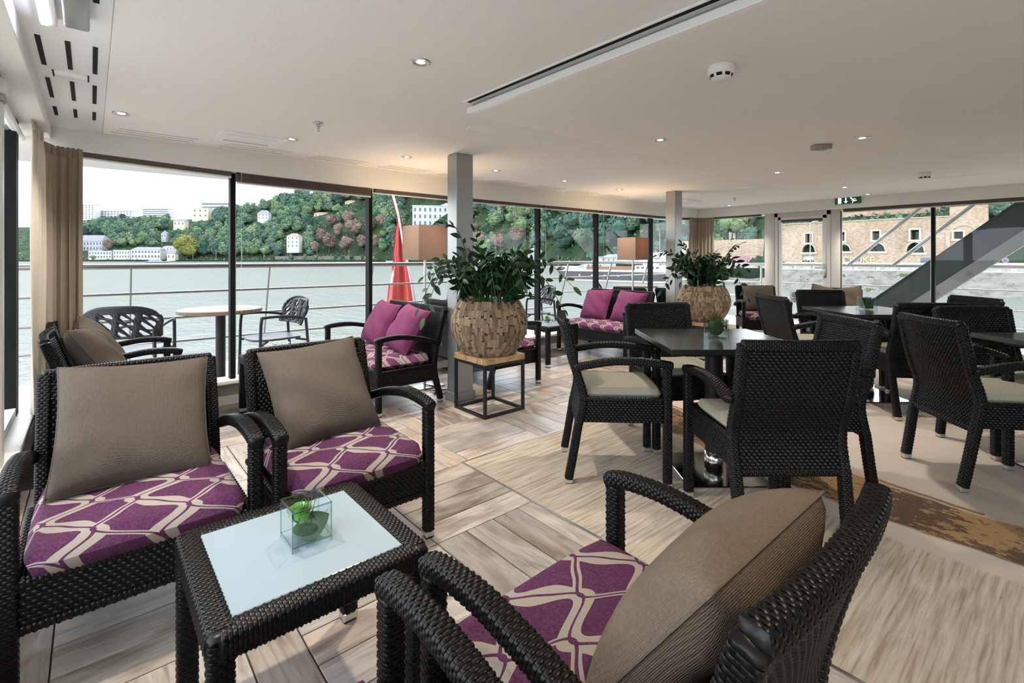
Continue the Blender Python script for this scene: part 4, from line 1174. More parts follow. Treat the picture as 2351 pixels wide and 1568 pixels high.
vase('clear glass cube vase with a green rose and folded leaf on the frosted table', (.438, 1.36, .4455), 0, .10, 'rose')
vase('glass cube vase with a dark moss ball on the first dining table', (2.672, 1.335, .7505), radians(40), .105, 'moss')
vase('glass cube vase full of green grass on the second dining table', (5.16, 1.215, .7505), radians(50), .105, 'grass')
vase('glass cube vase with lime leaves on the hidden side table by the window', (1.115, 4.04, .4455), 0, .10, 'lime')
vase('glass cube vase with pale green leaves on the far side table', (4.05, 4.06, .4455), 0, .10, 'lime')

# ------------------------------------------------------------------ planters on stands, with their plants
def planter_stand(label, loc):
    t = thing('planter_stand', label, 'stand', loc, group='cube planter stands'); a = .20; b = .0105; h = .40
    mb = MB()
    for sx in (-1, 1):
        for sy in (-1, 1): mb.box((sx*(a-b)-b, sy*(a-b)-b, 0), (sx*(a-b)+b, sy*(a-b)+b, h))
    for z in (0, h-2*b):
        for s_ in (-1, 1):
            mb.box((-a+2*b, s_*(a-b)-b, z), (a-2*b, s_*(a-b)+b, z+2*b)); mb.box((s_*(a-b)-b, -a+2*b, z), (s_*(a-b)+b, a-2*b, z+2*b))
    mb.build('cube_frame', 'black_metal', t)
    for k in range(3):
        w = .406/3; mb = MB(); mb.rbox((-.203+k*w+.0006, -.203, h), (-.203+(k+1)*w-.0006, .203, h+.045), .003, 1, smooth=False); mb.build('top_board', 'stand_wood', t)
POT = [(.0,.0),(.175,.0),(.215,.03),(.262,.10),(.292,.18),(.300,.235),(.290,.30),(.262,.37),(.235,.416)]
def planter(label, loc):
    t = thing('round_planter', label, 'planter', loc, group='round wood-chip planters')
    pr = curve3([(r, 0, z) for r, z in POT], 40); pr = pr[:, [0, 2]]
    mb = MB(); mb.lathe([(max(0, r-.010), z) for r, z in pr] + [(.215,.41),(.20,.38),(0,.375)], n=48)
    mb.build('pot_body', 'wood_chip', t)
    mb = MB(); mb.lathe([(.205,.385),(.1,.392),(0,.394)], n=24); mb.build('soil', 'soil_dark', t)
    L = np.concatenate([[0], np.cumsum(np.linalg.norm(np.diff(pr, axis=0), axis=1))]); i0 = np.argmax(pr[:, 0] > .17)
    la, lb = L[i0], L[-1]; rows = 8; rh = (lb-la)/rows
    chips = []
    r_ = random.Random(3)
    for k in range(rows):
        n = int(2*pi*np.interp(la+(k+.5)*rh, L, pr[:, 0])/.0205); a0 = r_.uniform(0, 1)
        for j in range(n):
            a = 2*pi*(j+a0)/n; l = la+(k+.5)*rh + r_.uniform(-.3, .3)*rh
            l = min(max(l, la+rh*.45), lb-rh*.42)
            r = np.interp(l, L, pr[:, 0]); z = np.interp(l, L, pr[:, 1]); dr = np.interp(l+.01, L, pr[:, 0])-np.interp(l-.01, L, pr[:, 0]); dz = np.interp(l+.01, L, pr[:, 1])-np.interp(l-.01, L, pr[:, 1])
            chips.append((a, r, z, math.atan2(dr, dz), 2*pi*r/n*1.02, rh*r_.uniform(.85, 1.3), r_.uniform(-.001, .003)))
    view = math.atan2(-loc[1], -loc[0])
    chips.sort(key=lambda c: abs((c[0]-view+pi) % (2*pi)-pi))
    base = MB(); base.rbox((-.5,-.007,-.5), (.5,.004,.5), .0025, 1, smooth=False); cm = base.data('wood_chip', 'wood_chip')
    def mat(c):
        a, r, z, tl, w, h, pop = c
        return Matrix.Translation((r*cos(a)+pop*cos(a), r*sin(a)+pop*sin(a), z)) @ Matrix.Rotation(a+pi/2, 4, 'Z') @ Matrix.Rotation(tl, 4, 'X') @ Matrix.Rotation(r_.uniform(-.06,.06), 4, 'Y') @ Matrix.Diagonal((w, -1.2, h, 1))
    for c in chips[:300]:
        o = link('wood_chip', cm, t); o.matrix_local = mat(c)
    if len(chips) > 300:
        mb = MB(); pv = np.array([(*v.co, 1) for v in cm.vertices]); pf = [tuple(p.vertices) for p in cm.polygons]
        for c in chips[300:]: mb.add((pv @ np.array(mat(c)).T)[:, :3], pf)
        tag(mb.build('chip_cladding', 'wood_chip', t), kind='stuff')
LEAF_ME = []
for L_, W_ in ((.115,.046),(.105,.043),(.092,.038)):
    mb = MB(); P = leaf_mesh(L_, W_, .22, .12, 7); mb.grid(P); LEAF_ME.append(mb.data('leaf', 'zz_leaf'))
def zz_plant(label, loc, fronds, seed, keep_out=None):
    t = thing('zz_plant', label, 'plant', loc)
    r = random.Random(seed)
    fill = MB()
    lm = [np.array([v.co for v in me.vertices]) for me in LEAF_ME]; lf = [np.array([tuple(p_.vertices) for p_ in me.polygons]) for me in LEAF_ME]
    extra = [(r.uniform(0, 2*pi), r.uniform(.16, .34), r.uniform(.16, .36), r.uniform(.06, .34), 15) for _ in range(18)]
    for fi, (az, reach, top, end, nl) in enumerate(list(fronds) + extra):
        # az: heading, reach: horizontal extent, top: peak height, end: tip height
        h = Vector((cos(az), sin(az), 0)); jit = Vector((r.uniform(-.05,.05), r.uniform(-.05,.05), 0))
        b = h*min(.11, reach*.35)+jit
        pts = [b-Vector((0,0,.03)), b+h*reach*.22+Vector((0,0,top*.55)), b+h*reach*.55+Vector((0,0,top)), b*.6+h*reach+Vector((0,0,end))]
        cv = curve3([tuple(p) for p in pts], 24); n = len(cv); roll = r.uniform(.35, 1.25)*r.choice((-1, 1))
        if fi < len(fronds):
            mb = MB(); mb.tube(cv, list(np.linspace(.0075, .002, n)), 6); fr = mb.build('frond', 'zz_stem', t)
        else: fill.tube(cv, list(np.linspace(.0065, .002, n)), 5, mat=1)
        for k in range(nl):
            q = .13 + .87*(k+.5)/nl if k < nl-1 else 1.0
            i = q*(n-1); i0 = min(int(i), n-2); p = cv[i0]+(cv[i0+1]-cv[i0])*(i-i0); tg = Vector(cv[i0+1]-cv[i0]).normalized()
            side = tg.cross(Vector((0,0,1)))
            if side.length < .05: side = Vector((sin(az), -cos(az), 0))
            side.normalize(); upv = side.cross(tg).normalized()
            s = 1 if k % 2 else -1
            if k == nl-1: dvec = tg
            else: dvec = (tg*r.uniform(.45,.75) + (side*cos(roll)+upv*sin(roll))*s*r.uniform(.8,1.0)).normalized()
            nrm = (upv*cos(roll)-side*sin(roll) + side*r.uniform(-.4,.4) + tg*r.uniform(-.3,.3)).normalized(); yv = nrm.cross(dvec).normalized(); nrm = dvec.cross(yv).normalized()
            sc = r.uniform(.85, 1.2)*(1.0-.25*q)
            mt = Matrix(((dvec.x*sc, yv.x*sc, nrm.x*sc, p[0]), (dvec.y*sc, yv.y*sc, nrm.y*sc, p[1]), (dvec.z*sc, yv.z*sc, nrm.z*sc, p[2]), (0,0,0,1)))
            if keep_out:
                tip = Vector(p)+dvec*.13*sc+Vector(loc)
                if any(keep_out[0]-.06 < q_.x < keep_out[1]+.06 and q_.y > keep_out[2]-.05 for q_ in (tip, Vector(p)+Vector(loc), (tip+Vector(p)+Vector(loc))/2)): continue
            w_ = r.randrange(3)
            if fi < len(fronds):
                o = link('leaf', LEAF_ME[w_], fr); o.matrix_local = mt
            else:
                A = np.array(mt); fill.add(lm[w_] @ A[:3, :3].T + A[:3, 3], lf[w_], True)
    tag(fill.build('inner_foliage', ['zz_leaf', 'zz_stem'], t), kind='stuff')
left, right, away, near = YAW+pi/2, YAW-pi/2, YAW, YAW+pi
F1 = [(left+.1,.30,.60,.64,13),(left-.5,.14,.42,.58,13),(right+.2,.30,.40,.50,14),(right-.1,.62,.36,.14,18),(right-.4,.55,.24,-.02,16),(left+.1,.46,.36,.22,16),(left+.3,.48,.30,-.02,16),(left+.5,.44,.24,-.08,14),
      (near+.2,.34,.30,.10,14),(near-.5,.36,.34,.14,14),(near+.7,.36,.34,.16,15),(near-.9,.38,.38,.22,15),(away+.3,.16,.42,.46,14),(away-.7,.26,.42,.36,14),(near,.22,.38,.30,14),(left-.9,.30,.44,.40,14),(right+.6,.40,.38,.26,15),(right-.7,.34,.40,.30,14),(near+1.1,.30,.42,.36,13),(away+1.1,.30,.36,.24,14)]
F2 = [(left+.1,.50,.44,.40,14),(left+.2,.52,.26,-.02,14),(left-.3,.18,.48,.54,13),(right+.2,.44,.46,.54,17),(right-.1,.46,.36,.24,17),(right-.5,.44,.22,-.10,15),(near+.2,.30,.30,.10,14),(near-.5,.32,.34,.12,14),(away,.22,.42,.44,13),(away+.8,.30,.38,.30,14),
      (near+.9,.32,.36,.22,14),(near-1.0,.36,.38,.26,14),(right+.8,.34,.40,.36,14),(left-1.0,.30,.40,.34,14),(near,.20,.40,.34,14),(left+.8,.36,.28,.06,14),(away-.8,.28,.40,.38,13)]
def F_shift(F): return F
planter_stand('black cube-frame stand with wooden top under the nearer planter', (2.41, 3.075, 0))
planter('round wood-chip planter on a cube stand, the nearer one', (2.41, 3.075, .4455))
zz_plant('dark green leafy plant with arching fronds in the nearer planter', (2.41, 3.075, .835), F1, 5, (2.28, 2.49, 3.36))
planter_stand('cube stand under the farther planter, mostly hidden by a dining chair', (5.62, 2.965, 0))
planter('round wood-chip planter on a stand, the farther one', (5.62, 2.965, .4455))
zz_plant('dark green leafy plant with upright fronds in the farther planter', (5.62, 2.965, .835), F2, 9, (5.73, 5.94, 3.40))

# ------------------------------------------------------------------ floor lamps
def floor_lamp(label, loc, z0, z1, half):
    t = thing('floor_lamp', label, 'lamp', loc, group='floor lamps with box shades')
    mb = MB(); mb.rbox((-.14,-.14,0), (.14,.14,.012), .003, 1, smooth=False); mb.build('base', 'steel', t)
    mb = MB(); mb.tube([(0,0,.012),(0,0,z0+.04)], .0125, 12); mb.build('pole', 'brushed_steel', t)
    mb = MB(); w = .003
    for lo, hi in (((-half,-half,z0),(half,-half+w,z1)), ((-half,half-w,z0),(half,half,z1)), ((-half,-half+w,z0),(-half+w,half-w,z1)), ((half-w,-half+w,z0),(half,half-w,z1))): mb.box(lo, hi)
    sh = mb.build('shade', 'lamp_shade', t); sh['label'] = 'square tan fabric shade, glowing orange'
    mb = MB()
    for s_ in (-1, 1): mb.tube([(-half+w,0,z0+.02),(half-w,0,z0+.02)] if s_ < 0 else [(0,-half+w,z0+.02),(0,half-w,z0+.02)], .002, 4)
    mb.build('shade_spider', 'brushed_steel', t)
    mb = MB(); mb.lathe([(.0,z0+.04),(.016,z0+.05),(.03,z0+.10),(.022,z0+.13),(0,z0+.14)], n=14); mb.build('bulb', 'bulb_glow', t)
    ld = bpy.data.lights.new('lamp_bulb', 'POINT'); ld.energy = FLOOR_LAMP_W; ld.color = (1,.70,.40); ld.shadow_soft_size = .05
    l = bpy.data.objects.new('bulb_light', ld); COL.objects.link(l); l.parent = t; l.location = (0, 0, z0+.2)
floor_lamp('floor lamp with square tan shade between the back-to-back settees, nearer one', (2.385, 4.03, 0), 1.185, 1.505, .152)
floor_lamp('floor lamp with square tan shade behind the far settee', (5.40, 3.83, 0), 1.18, 1.47, .142)
mb = MB(); pts = [(2.36,3.98,.02),(2.42,3.86,.012),(2.33,3.76,.010),(2.40,3.68,.03),(2.36,3.60,.03),(2.33,3.55,.10),(2.335,3.545,.45)]
mb.tube(curve3(pts, 40), .005, 6); mb.tube(curve3([(2.36,3.98,.02),(2.30,3.86,.01),(2.36,3.74,.008),(2.28,3.70,.01),(2.38,3.60,.01)], 30), .004, 6)
tag(mb.build('lamp_cord', 'cord_black'), 'tangled black lamp cord on the floor beside the near column', 'cord')

# ------------------------------------------------------------------ the deck outside
mb = MB(); mb.box((-3.5, 4.70, -.12), (10.3, 6.55, -.01)); mb.box((8.53, -6.5, -.12), (10.3, 4.70, -.01)); mb.box((-3.5, -6.5, -.12), (-.62, 4.70, -.01))
struct(mb.build('deck', 'deck_grey'), 'outer deck of the ship')
mb = MB(); mb.box((-3.5, 4.66, 2.06), (10.4, 6.1, 2.16)); mb.box((8.57, -6.5, 2.06), (10.4, 4.66, 2.16))
struct(mb.build('roof_overhang', 'white_frame'), 'pale underside of the roof overhang')
ZR = [1.12, .85, .58, .32]
def rail_y(z): return 6.0 + .33*(1.12-z)/1.12
t = thing('deck_railing', 'steel deck railing with four tubes along the riverside', 'railing', (0, 0, 0))
for z, r in zip(ZR, (.026, .013, .013, .013)):
    mb = MB(); mb.tube([(-3.4, rail_y(z), z), (10.1, rail_y(z), z)], r, 10); mb.build('rail', 'rail_steel', t)
for k in range(-3, 8):
    x = .29+1.245*k; mb = MB(); mb.tube([(x, rail_y(0), -.01), (x, rail_y(.6), .6), (x, rail_y(1.1), 1.1)], .022, 8, b=.008); mb.build('post', 'rail_steel', t)
t = thing('deck_railing', 'steel deck railing on the quay side behind the glazed door', 'railing', (9.8, 0, 0))
for z, r in zip([1.08, .74, .46, .2], (.026, .013, .013, .013)):
    mb = MB(); mb.tube([(0, -6.4, z), (0, 5.9, z)], r, 10); mb.build('rail', 'steel', t)
for y in (5.2, 4.0, 2.9, -2.0, -3.3, -4.6): mb = MB(); mb.tube([(0, y, -.01), (0, y, .5), (0, y, 1.07)], .02, 8, b=.008); mb.build('post', 'brushed_steel', t)

# gangway beam and sloping handrails outside the right-hand windows
t = thing('gangway_beam', 'broad blue-grey steel beam slanting up outside the right-hand windows', 'beam', (9.25, 1.145, 1.095), 0)
u = Vector((0, -.749, .663)).normalized(); nrm = Vector((0, .663, .749))
def slanted(name, mat, l0, l1, n0, n1, x0, x1):
    mb = MB(); v = []
    for x in (x0, x1):
        for l, n_ in ((l0, n0), (l1, n0), (l1, n1), (l0, n1)): p = u*l+nrm*n_; v.append((x, p.y, p.z))
    mb.add(v, [(0,1,2,3),(7,6,5,4),(0,4,5,1),(1,5,6,2),(2,6,7,3),(3,7,4,0)]); return mb.build(name, mat, t)
slanted('web', 'beam_blue', -1.65, 2.9, -.10, .21, -.07, .07)
slanted('lower_flange', 'beam_pale', -1.65, 2.9, -.25, -.10, -.10, .10)
slanted('upper_edge', 'beam_blue', -1.65, 2.9, .21, .225, -.09, .09)
for k in range(9):
    p = u*(-1.3+.45*k)+nrm*(-.175); mb = MB(); mb.tube([(-.125, p.y, p.z), (-.10, p.y, p.z)], .022, 6); mb.build('bolt', 'baseboard_grey', t)
for ya, za, yb, zb, lb in ((2.567, 1.074, 1.3, 2.26, 'left sloping silver handrail rising from the quayside railing'), (1.95, 1.08, .66, 2.30, 'right sloping silver handrail rising from the quayside railing')):
    mb = MB(); mb.tube([(9.76, ya, za), (9.76, yb, zb)], .028, 10); mb.tube([(9.76, ya, za), (9.80, ya, za)], .02, 8); tag(mb.build('sloping_handrail', 'steel'), lb, 'handrail')
# notice on a chain across the deck opening
t = thing('notice_sign', 'small white notice hanging on a chain behind the glazed door', 'sign', (9.62, 3.35, .5))
mb = MB(); mb.rbox((-.003,-.075,-.10), (.003,.075,.09), .002, 1); mb.build('plate', 'hull_white', t)
mb = MB(); a = np.linspace(0, 2*pi, 20)
mb.tube([(-.005, .032*cos(q), .035+.032*sin(q)) for q in a], .005, 5, cap=False); mb.tube([(-.005,-.02,.055),(-.005,.02,.015)], .005, 5); mb.build('symbol', 'car_blue', t)
for z, w in ((-.025,.02),(-.045,.05),(-.078,.015)): mb = MB(); mb.box((-.0045,-w,z-.005), (-.003,w,z+.005)); mb.build('text_line', 'car_blue', t)
t = thing('chain', 'thin pale chain carrying the white notice behind the glazed door', 'chain', (9.62, 3.35, .6))
cp = [(0, .28-.56*q, .20*((2*q-1)**2)+.005*(q > .5)*30*(q-.5)) for q in np.linspace(0, 1, 30)]
for k in range(29):
    p = np.array(cp[k]); q = np.array(cp[k+1]); m_ = (p+q)/2; dv = (q-p)*.75; o = np.array((.006, 0, 0)) if k % 2 else np.array((0, .002, .005))
    mb = MB(); mb.tube([m_-dv*.5, m_-dv*.3+o, m_+dv*.3+o, m_+dv*.5, m_+dv*.3-o, m_-dv*.3-o, m_-dv*.5], .0022, 4, cap=False); mb.build('link', 'hull_white', t)

# ------------------------------------------------------------------ outdoor chairs and tables
def outdoor_chair(label):
    t = thing('outdoor_chair', label, 'chair', group='black outdoor armchairs')
    for s_ in (-1, 1):
        mb = MB(); mb.tube(curve3([(.22, s_*.27, 0), (.21, s_*.27, .35), (.20, s_*.27, .62), (.16, s_*.27, .655), (-.05, s_*.262, .65), (-.21, s_*.24, .62)], 30), .014, 8); mb.build('arm', 'outdoor_black', t)
        mb = MB(); mb.tube([(-.30, s_*.24, 0), (-.25, s_*.23, .4), (-.235, s_*.22, .62)], .014, 8); mb.build('leg', 'outdoor_black', t)
        mb = MB(); mb.tube([(.20, s_*.268, .40), (.12, s_*.20, .42)], .012, 6); mb.tube([(-.25, s_*.235, .40), (-.15, s_*.18, .42)], .012, 6); mb.build('bracket', 'outdoor_black', t)
    n = 16; uu, vv = np.meshgrid(np.linspace(-1, 1, n), np.linspace(-1, 1, n), indexing='ij')
    k = 1-.16*(uu*vv)**2
    top = np.stack([.225*uu*k, .225*vv*k, .435-.018*(1-uu**2)*(1-vv**2)+.008*vv**2], -1); mb = MB(); mb.grid(top); b_ = top.copy(); b_[..., 2] -= .018; mb.grid(b_[:, ::-1])
    ring = np.concatenate([top[:, 0], top[-1, 1:], top[-2::-1, -1], top[0, -2:0:-1]]); ring[:, 2] -= .009; mb.tube(np.vstack([ring, ring[:1]]), .010, 6, cap=False)
    mb.build('seat', 'outdoor_seat', t)
    # curved backrest: rim plus wavy ribs with openings between
    def bp(a, h):                      # a -1..1 across, h 0..1 up
        wd = .255+.02*h-.045*max(0, h-.75)*4*abs(a)
        return (-.225-.075*h+.055*a*a, a*wd, .56+.255*h-.05*h*abs(a)**3)
    mb = MB(); rim = [bp(a, 0) for a in np.linspace(-1, 1, 14)] + [bp(1, h) for h in np.linspace(.15, .85, 5)] + [bp(a, 1) for a in np.linspace(1, -1, 14)] + [bp(-1, h) for h in np.linspace(.85, .15, 5)]
    mb.tube(np.array(rim + rim[:1]), .013, 6, cap=False); br = mb.build('back_rim', 'outdoor_black', t)
    G_ = np.array([[bp(a, h) for h in np.linspace(.78, 1, 4)] for a in np.linspace(-1, 1, 14)]); mb = MB(); mb.grid(G_); G2 = G_.copy(); G2[..., 0] -= .012; mb.grid(G2[:, ::-1]); mb.build('back_cap', 'outdoor_black', t)
    for k in range(19):
        a0 = -1.0+2.0*k/18; ph = k*1.3
        mb = MB(); mb.tube([bp(max(-1, min(1, a0+.16*sin(ph+h*5)+.22*(h-.5))), h) for h in np.linspace(0, .85, 8)], [.0145+.006*sin(ph*2+h*9) for h in np.linspace(0, .85, 8)], 6); mb.build('back_rib', 'outdoor_black', t)
    for h in (.30, .58):
        mb = MB(); mb.tube([bp(a, h+.09*sin(a*6+h*9)) for a in np.linspace(-1, 1, 16)], .011, 6); mb.build('back_rib', 'outdoor_black', t)
    return t
oc = outdoor_chair('black perforated outdoor armchair seen from behind beyond the corner armchairs'); oc.location = (.255, 5.30, -.01); oc.rotation_euler = (0, 0, radians(72))
dup(oc, (1.36, 5.22, -.01), radians(186), 'black perforated outdoor armchair right of the round deck table, facing left')
dup(oc, (4.80, 5.12, -.01), radians(160), 'black outdoor armchair on the deck half hidden behind the nearer planter leaves')
dup(oc, (6.62, 5.12, -.01), radians(-60), 'black outdoor armchair on the deck behind the far settee')
def deck_table(label, loc):
    t = thing('deck_table', label, 'table', loc, group='round deck tables')
    mb = MB(); mb.lathe([(0,.70),(.345,.70),(.352,.705),(.352,.73),(.345,.735),(0,.735)], n=48, smooth=False); mb.build('table_top', 'outdoor_wood', t)
    mb = MB(); mb.lathe([(.042,.02),(.042,.70)], n=20); mb.build('pedestal', 'black_metal', t)
    mb = MB(); mb.lathe([(0,.02),(.22,.012),(.225,0)], n=28); mb.build('base', 'black_metal', t)
deck_table('round wooden deck table between two black outdoor armchairs', (.925, 5.30, -.01))
deck_table('round wooden deck table outside behind the far lamp', (7.30, 5.08, -.01))

# ------------------------------------------------------------------ the flag
t = thing('ship_flag', 'red flag with white cross hanging in folds from a leaning white staff', 'flag', (3.60, 6.80, 0), YAW-pi/2)
FS = 7.5/1120
def fl(px, py): return ((px-920)*FS, EYE+(593-py)*FS)
rowy = [455, 470, 490, 506, 530, 555, 583, 601, 615, 632, 648, 675, 700]
lf = [900, 902, 908, 912, 906, 904, 900, 902, 898, 894, 891, 888, 885]
rt = [906, 911, 919, 924, 926, 929, 933, 936, 940, 944, 948, 952, 956]
yy = np.linspace(455, 715, 40); Lx = np.interp(yy, rowy, lf); Rx = np.interp(yy, rowy, rt)
cols = 22; G_ = np.zeros((40, cols, 3)); C_ = np.zeros((40, cols, 2))
for i in range(40):
    for j in range(cols):
        q = j/(cols-1); px = Lx[i]+(Rx[i]-Lx[i])*q; x, z = fl(px, yy[i]); C_[i, j] = (px, yy[i])
        G_[i, j] = (x, .05*sin(q*11+i*.05)*(.3+i/40)+.02*sin(q*23), z)
mb = MB()
idx = np.arange(40*cols).reshape(40, cols); red, wht = [], []
for i in range(39):
    for j in range(cols-1):
        px, py = C_[i, j]+.5; tri = 609 < py < 650 and px < 893+.42*(20-abs(py-630.5))+4
        (wht if tri else red).append((idx[i, j], idx[i+1, j], idx[i+1, j+1], idx[i, j+1]))
mb.add(G_.reshape(-1, 3), np.array(red), True, 0); mb.f.append((np.array(wht), True, 1))
mb.build('cloth', ['flag_red', 'flag_white'], t)
mb = MB(); pts = [fl(*p) for p in ((901, 440), (907, 462), (916, 495), (926, 555), (938, 610), (947, 660), (955, 715), (962, 760))]
mb.tube([(x, -.03, z) for x, z in pts], .017, 8); mb.build('staff', 'flag_white', t)

# ------------------------------------------------------------------ river, banks, hillside
WZ = -3.8
mb = MB(); mb.grid(np.array([[(x, y, WZ) for y in np.linspace(-900, 1700, 30)] for x in np.linspace(-1500, 900, 30)]))
tag(mb.build('river', 'river_water'), 'wide grey-green river with small ripples', 'river', kind='stuff')
def ray(px): return cos(YAW)*1120+sin(YAW)*(px-1175.5), sin(YAW)*1120-cos(YAW)*(px-1175.5)
def at(px, d, py=None):
    rx, ry = ray(px); k = d/1120
    return (rx*k, ry*k) if py is None else (rx*k, ry*k, EYE+(593-py)*k)
T_px = [-3000, -900, 180, 430, 620, 850, 1000, 1240, 1400, 1530, 1640, 1760]
T_d0 = [900, 700, 600, 585, 570, 555, 430, 285, 190, 128, 106, 84]
T_ry = [545, 530, 526, 514, 482, 436, 415, 400, 400, 410, 440, 470]
T_d1 = [1200, 1000, 860, 820, 770, 720, 640, 500, 410, 300, 220, 175]
def bank_d(px):
    if px >= 1760: return 88*1120/ray(min(px, 2900))[0]
    return float(np.interp(px, T_px, T_d0))
def terrain_z(px, d):
    s = d-bank_d(px)
    if px >= 1760:
        x = ray(px)[0]*d/1120
        return float(np.interp(x, [80, 88, 93.5, 94, 101.6, 103.5, 110, 150, 220, 400], [-6, -3.9, -.75, -.6, -.6, 6.6, 8.2, 20, 34, 50]))
    d0 = bank_d(px); d1 = float(np.interp(px, T_px, T_d1)); zr = EYE+(593-float(np.interp(px, T_px, T_ry)))/1120*d1
    f = min(1, max(0, (px-1560)/200))
    flat_ = 22*(1-f)+10*f
    if s < 8: return float(np.interp(s, [-10, 0, 8], [-7, -3.9, -.9]))
    if s < flat_: return float(np.interp(s, [8, flat_], [-.9, -.2]))
    q = min(1.25, (s-flat_)/(d1-d0-flat_))
    return -.2+(zr+.2)*(q**(.9 if f == 0 else .6))
cols_px = [-3000, -2200, -1500, -900] + list(range(-600, 1760, 40)) + [1760] + list(range(1790, 3300, 40)) + [3600, 4200]
svals = [-14, -4, 0, 3, 8, 14, 18, 22, 30, 42, 60, 85, 115, 150, 190, 240, 300, 380, 480]
P = []
for px in cols_px:
    d0 = bank_d(px); rowp = []
    if px >= 1760:
        for x in (78, 86, 88, 91, 93.5, 94, 98, 101.9, 103.4, 106, 112, 120, 135, 150, 175, 200, 240, 300, 380):
            d = x*1120/ray(px)[0]; rowp.append((*at(px, d), terrain_z(px, d)))
    else:
        for s in svals:
            z = terrain_z(px, d0+s) + (1.5*sin(px*.05+s*.07) if s > 40 else 0); rowp.append((*at(px, d0+s), z))
    P.append(rowp)
P = np.array(P)
iq = cols_px.index(1760)
mb = MB(); mb.grid(P[:iq+1, 3:]); mb.grid(P[iq:, 7:]); hillside = struct(mb.build('hillside', 'hill_ground'), 'wooded hillside across the river')
mb = MB(); mb.grid(P[iq:, 4:8]); struct(mb.build('quay_road', 'quay_concrete'), 'grey road along the quay')
mb = MB(); mb.grid(P[:, :5]); struct(mb.build('river_bank', 'bank_rock'), 'stony river bank')

# leafy crowns of the far trees
def crown_mesh(name, seed, mat, rx, h, base, nleaf=850, lobes=9, leaf=.75, sparse=False):
    r = np.random.RandomState(seed); mb = MB(); L = []
    for k in range(lobes):
        a = r.uniform(0, 2*pi); q = r.uniform(0, 1)**.6; zz = base+(h-base)*r.uniform(.25, .85); sz = rx*r.uniform(.38, .6)
        wd = np.sin(pi*min(.98, max(.1, (zz-base)/(h-base))))
        L.append((q*rx*.62*cos(a)*wd, q*rx*.62*sin(a)*wd, zz, sz))
    L.append((0, 0, base+(h-base)*.5, rx*.72))
    for x, y, z, s_ in L:
        if not sparse: mb.sphere((x, y, z), (s_*.86, s_*.86, s_*.8), 10)
    ctr = np.array([l[:3] for l in L]); sz = np.array([l[3] for l in L])
    k = r.randint(0, len(L), nleaf); dv = r.normal(size=(nleaf, 3)); dv[:, 2] = np.abs(dv[:, 2])*.9+dv[:, 2]*.1; dv /= np.linalg.norm(dv, axis=1)[:, None]
    c = ctr[k]+dv*(sz[k]*r.uniform(.82, 1.12, nleaf))[:, None]
    e1 = r.normal(size=(nleaf, 3)); e1 -= (e1*dv).sum(1)[:, None]*dv*.6; e1 /= np.linalg.norm(e1, axis=1)[:, None]
    e2 = np.cross(dv+r.normal(size=(nleaf, 3))*.5, e1); e2 /= np.linalg.norm(e2, axis=1)[:, None]
    s_ = leaf*r.uniform(.5, 1.25, nleaf)[:, None]
    V = np.stack([c-e1*s_, c+e2*s_*.7, c+e1*s_, c-e2*s_*.7], 1).reshape(-1, 3)
    mb.add(V, np.arange(nleaf*4).reshape(-1, 4), False)
    mb.tube([(0, 0, -2), (.1, 0, base*.7), (0, .2, base+(h-base)*.4)], [.35, .28, .12], 6, mat=1)
    return mb.data(name, [mat, 'bark'])
TREE = {
 'green': [crown_mesh('broadleaf_tree', 1, 'leaf_green', 6.5, 14, 2), crown_mesh('broadleaf_tree', 2, 'leaf_green', 7.5, 13, 2, lobes=12), crown_mesh('broadleaf_tree', 3, 'leaf_green', 5.5, 15, 2)],
 'deep': [crown_mesh('broadleaf_tree', 4, 'leaf_deep', 6.5, 14, 2), crown_mesh('broadleaf_tree', 5, 'leaf_deep', 5, 16, 1.5, lobes=11)],
 'light': [crown_mesh('broadleaf_tree', 6, 'leaf_light', 6.3, 13, 2), crown_mesh('broadleaf_tree', 7, 'leaf_light', 7, 14, 2, lobes=12)],
 'yellow': [crown_mesh('broadleaf_tree', 8, 'leaf_yellow', 9, 17, 1.5, nleaf=1300, lobes=14)],
 'brown': [crown_mesh('autumn_tree', 9, 'leaf_brown', 6.5, 15, 3, nleaf=1000, leaf=.6), crown_mesh('autumn_tree', 10, 'leaf_brown', 6, 13, 3, nleaf=1000, leaf=.6)],
 'poplar': [crown_mesh('poplar_tree', 11, 'leaf_light', 2.8, 17, 1, lobes=12, nleaf=700, leaf=.6)]}
TL = {'green':'round green broadleaf tree on the wooded hill across the river', 'deep':'dark green tree on the wooded hill across the river', 'light':'light green tree on the wooded hill across the river', 'yellow':'large yellow-green tree by the white riverside houses', 'brown':'brownish autumn tree on the hill across the river', 'poplar':'slim light green poplar on the wooded hill'}
def tree(kind, px, d, sc=1., label=None, cat='tree', group=None, sink=1.2, sx=None):
    me = TREE[kind][rnd.randrange(len(TREE[kind]))]
    x, y = at(px, d); o = link(me.name.split('.')[0], me, None, (x, y, terrain_z(px, d)-sink*sc), rnd.uniform(0, 6.28)); s2 = sc*rnd.uniform(.9, 1.1) if sx is None else sx
    o.scale = (s2, s2, sc)
    if label is None and kind in ('green', 'deep', 'light', 'brown'):
        zone = ['seen through the first riverside window', 'seen through the second riverside window', 'around the red flag', 'right of the near column'][0 if px < 533 else 1 if px < 848 else 2 if px < 1055 else 3]
        label = {'green':'round green broadleaf tree on the far hill, ', 'deep':'dark green tree on the far hill, ', 'light':'light green tree on the far hill, ', 'brown':'brownish autumn tree on the far hill, '}[kind]+zone
        group = {'green':'green', 'deep':'dark', 'light':'light', 'brown':'brown'}[kind]+' hill trees '+zone
    tag(o, label or TL[kind], cat, group or {'green':'green hillside trees','deep':'dark hillside trees','light':'light hillside trees','yellow':'yellow tree','brown':'brown hillside trees','poplar':'poplars'}[kind])
    return o
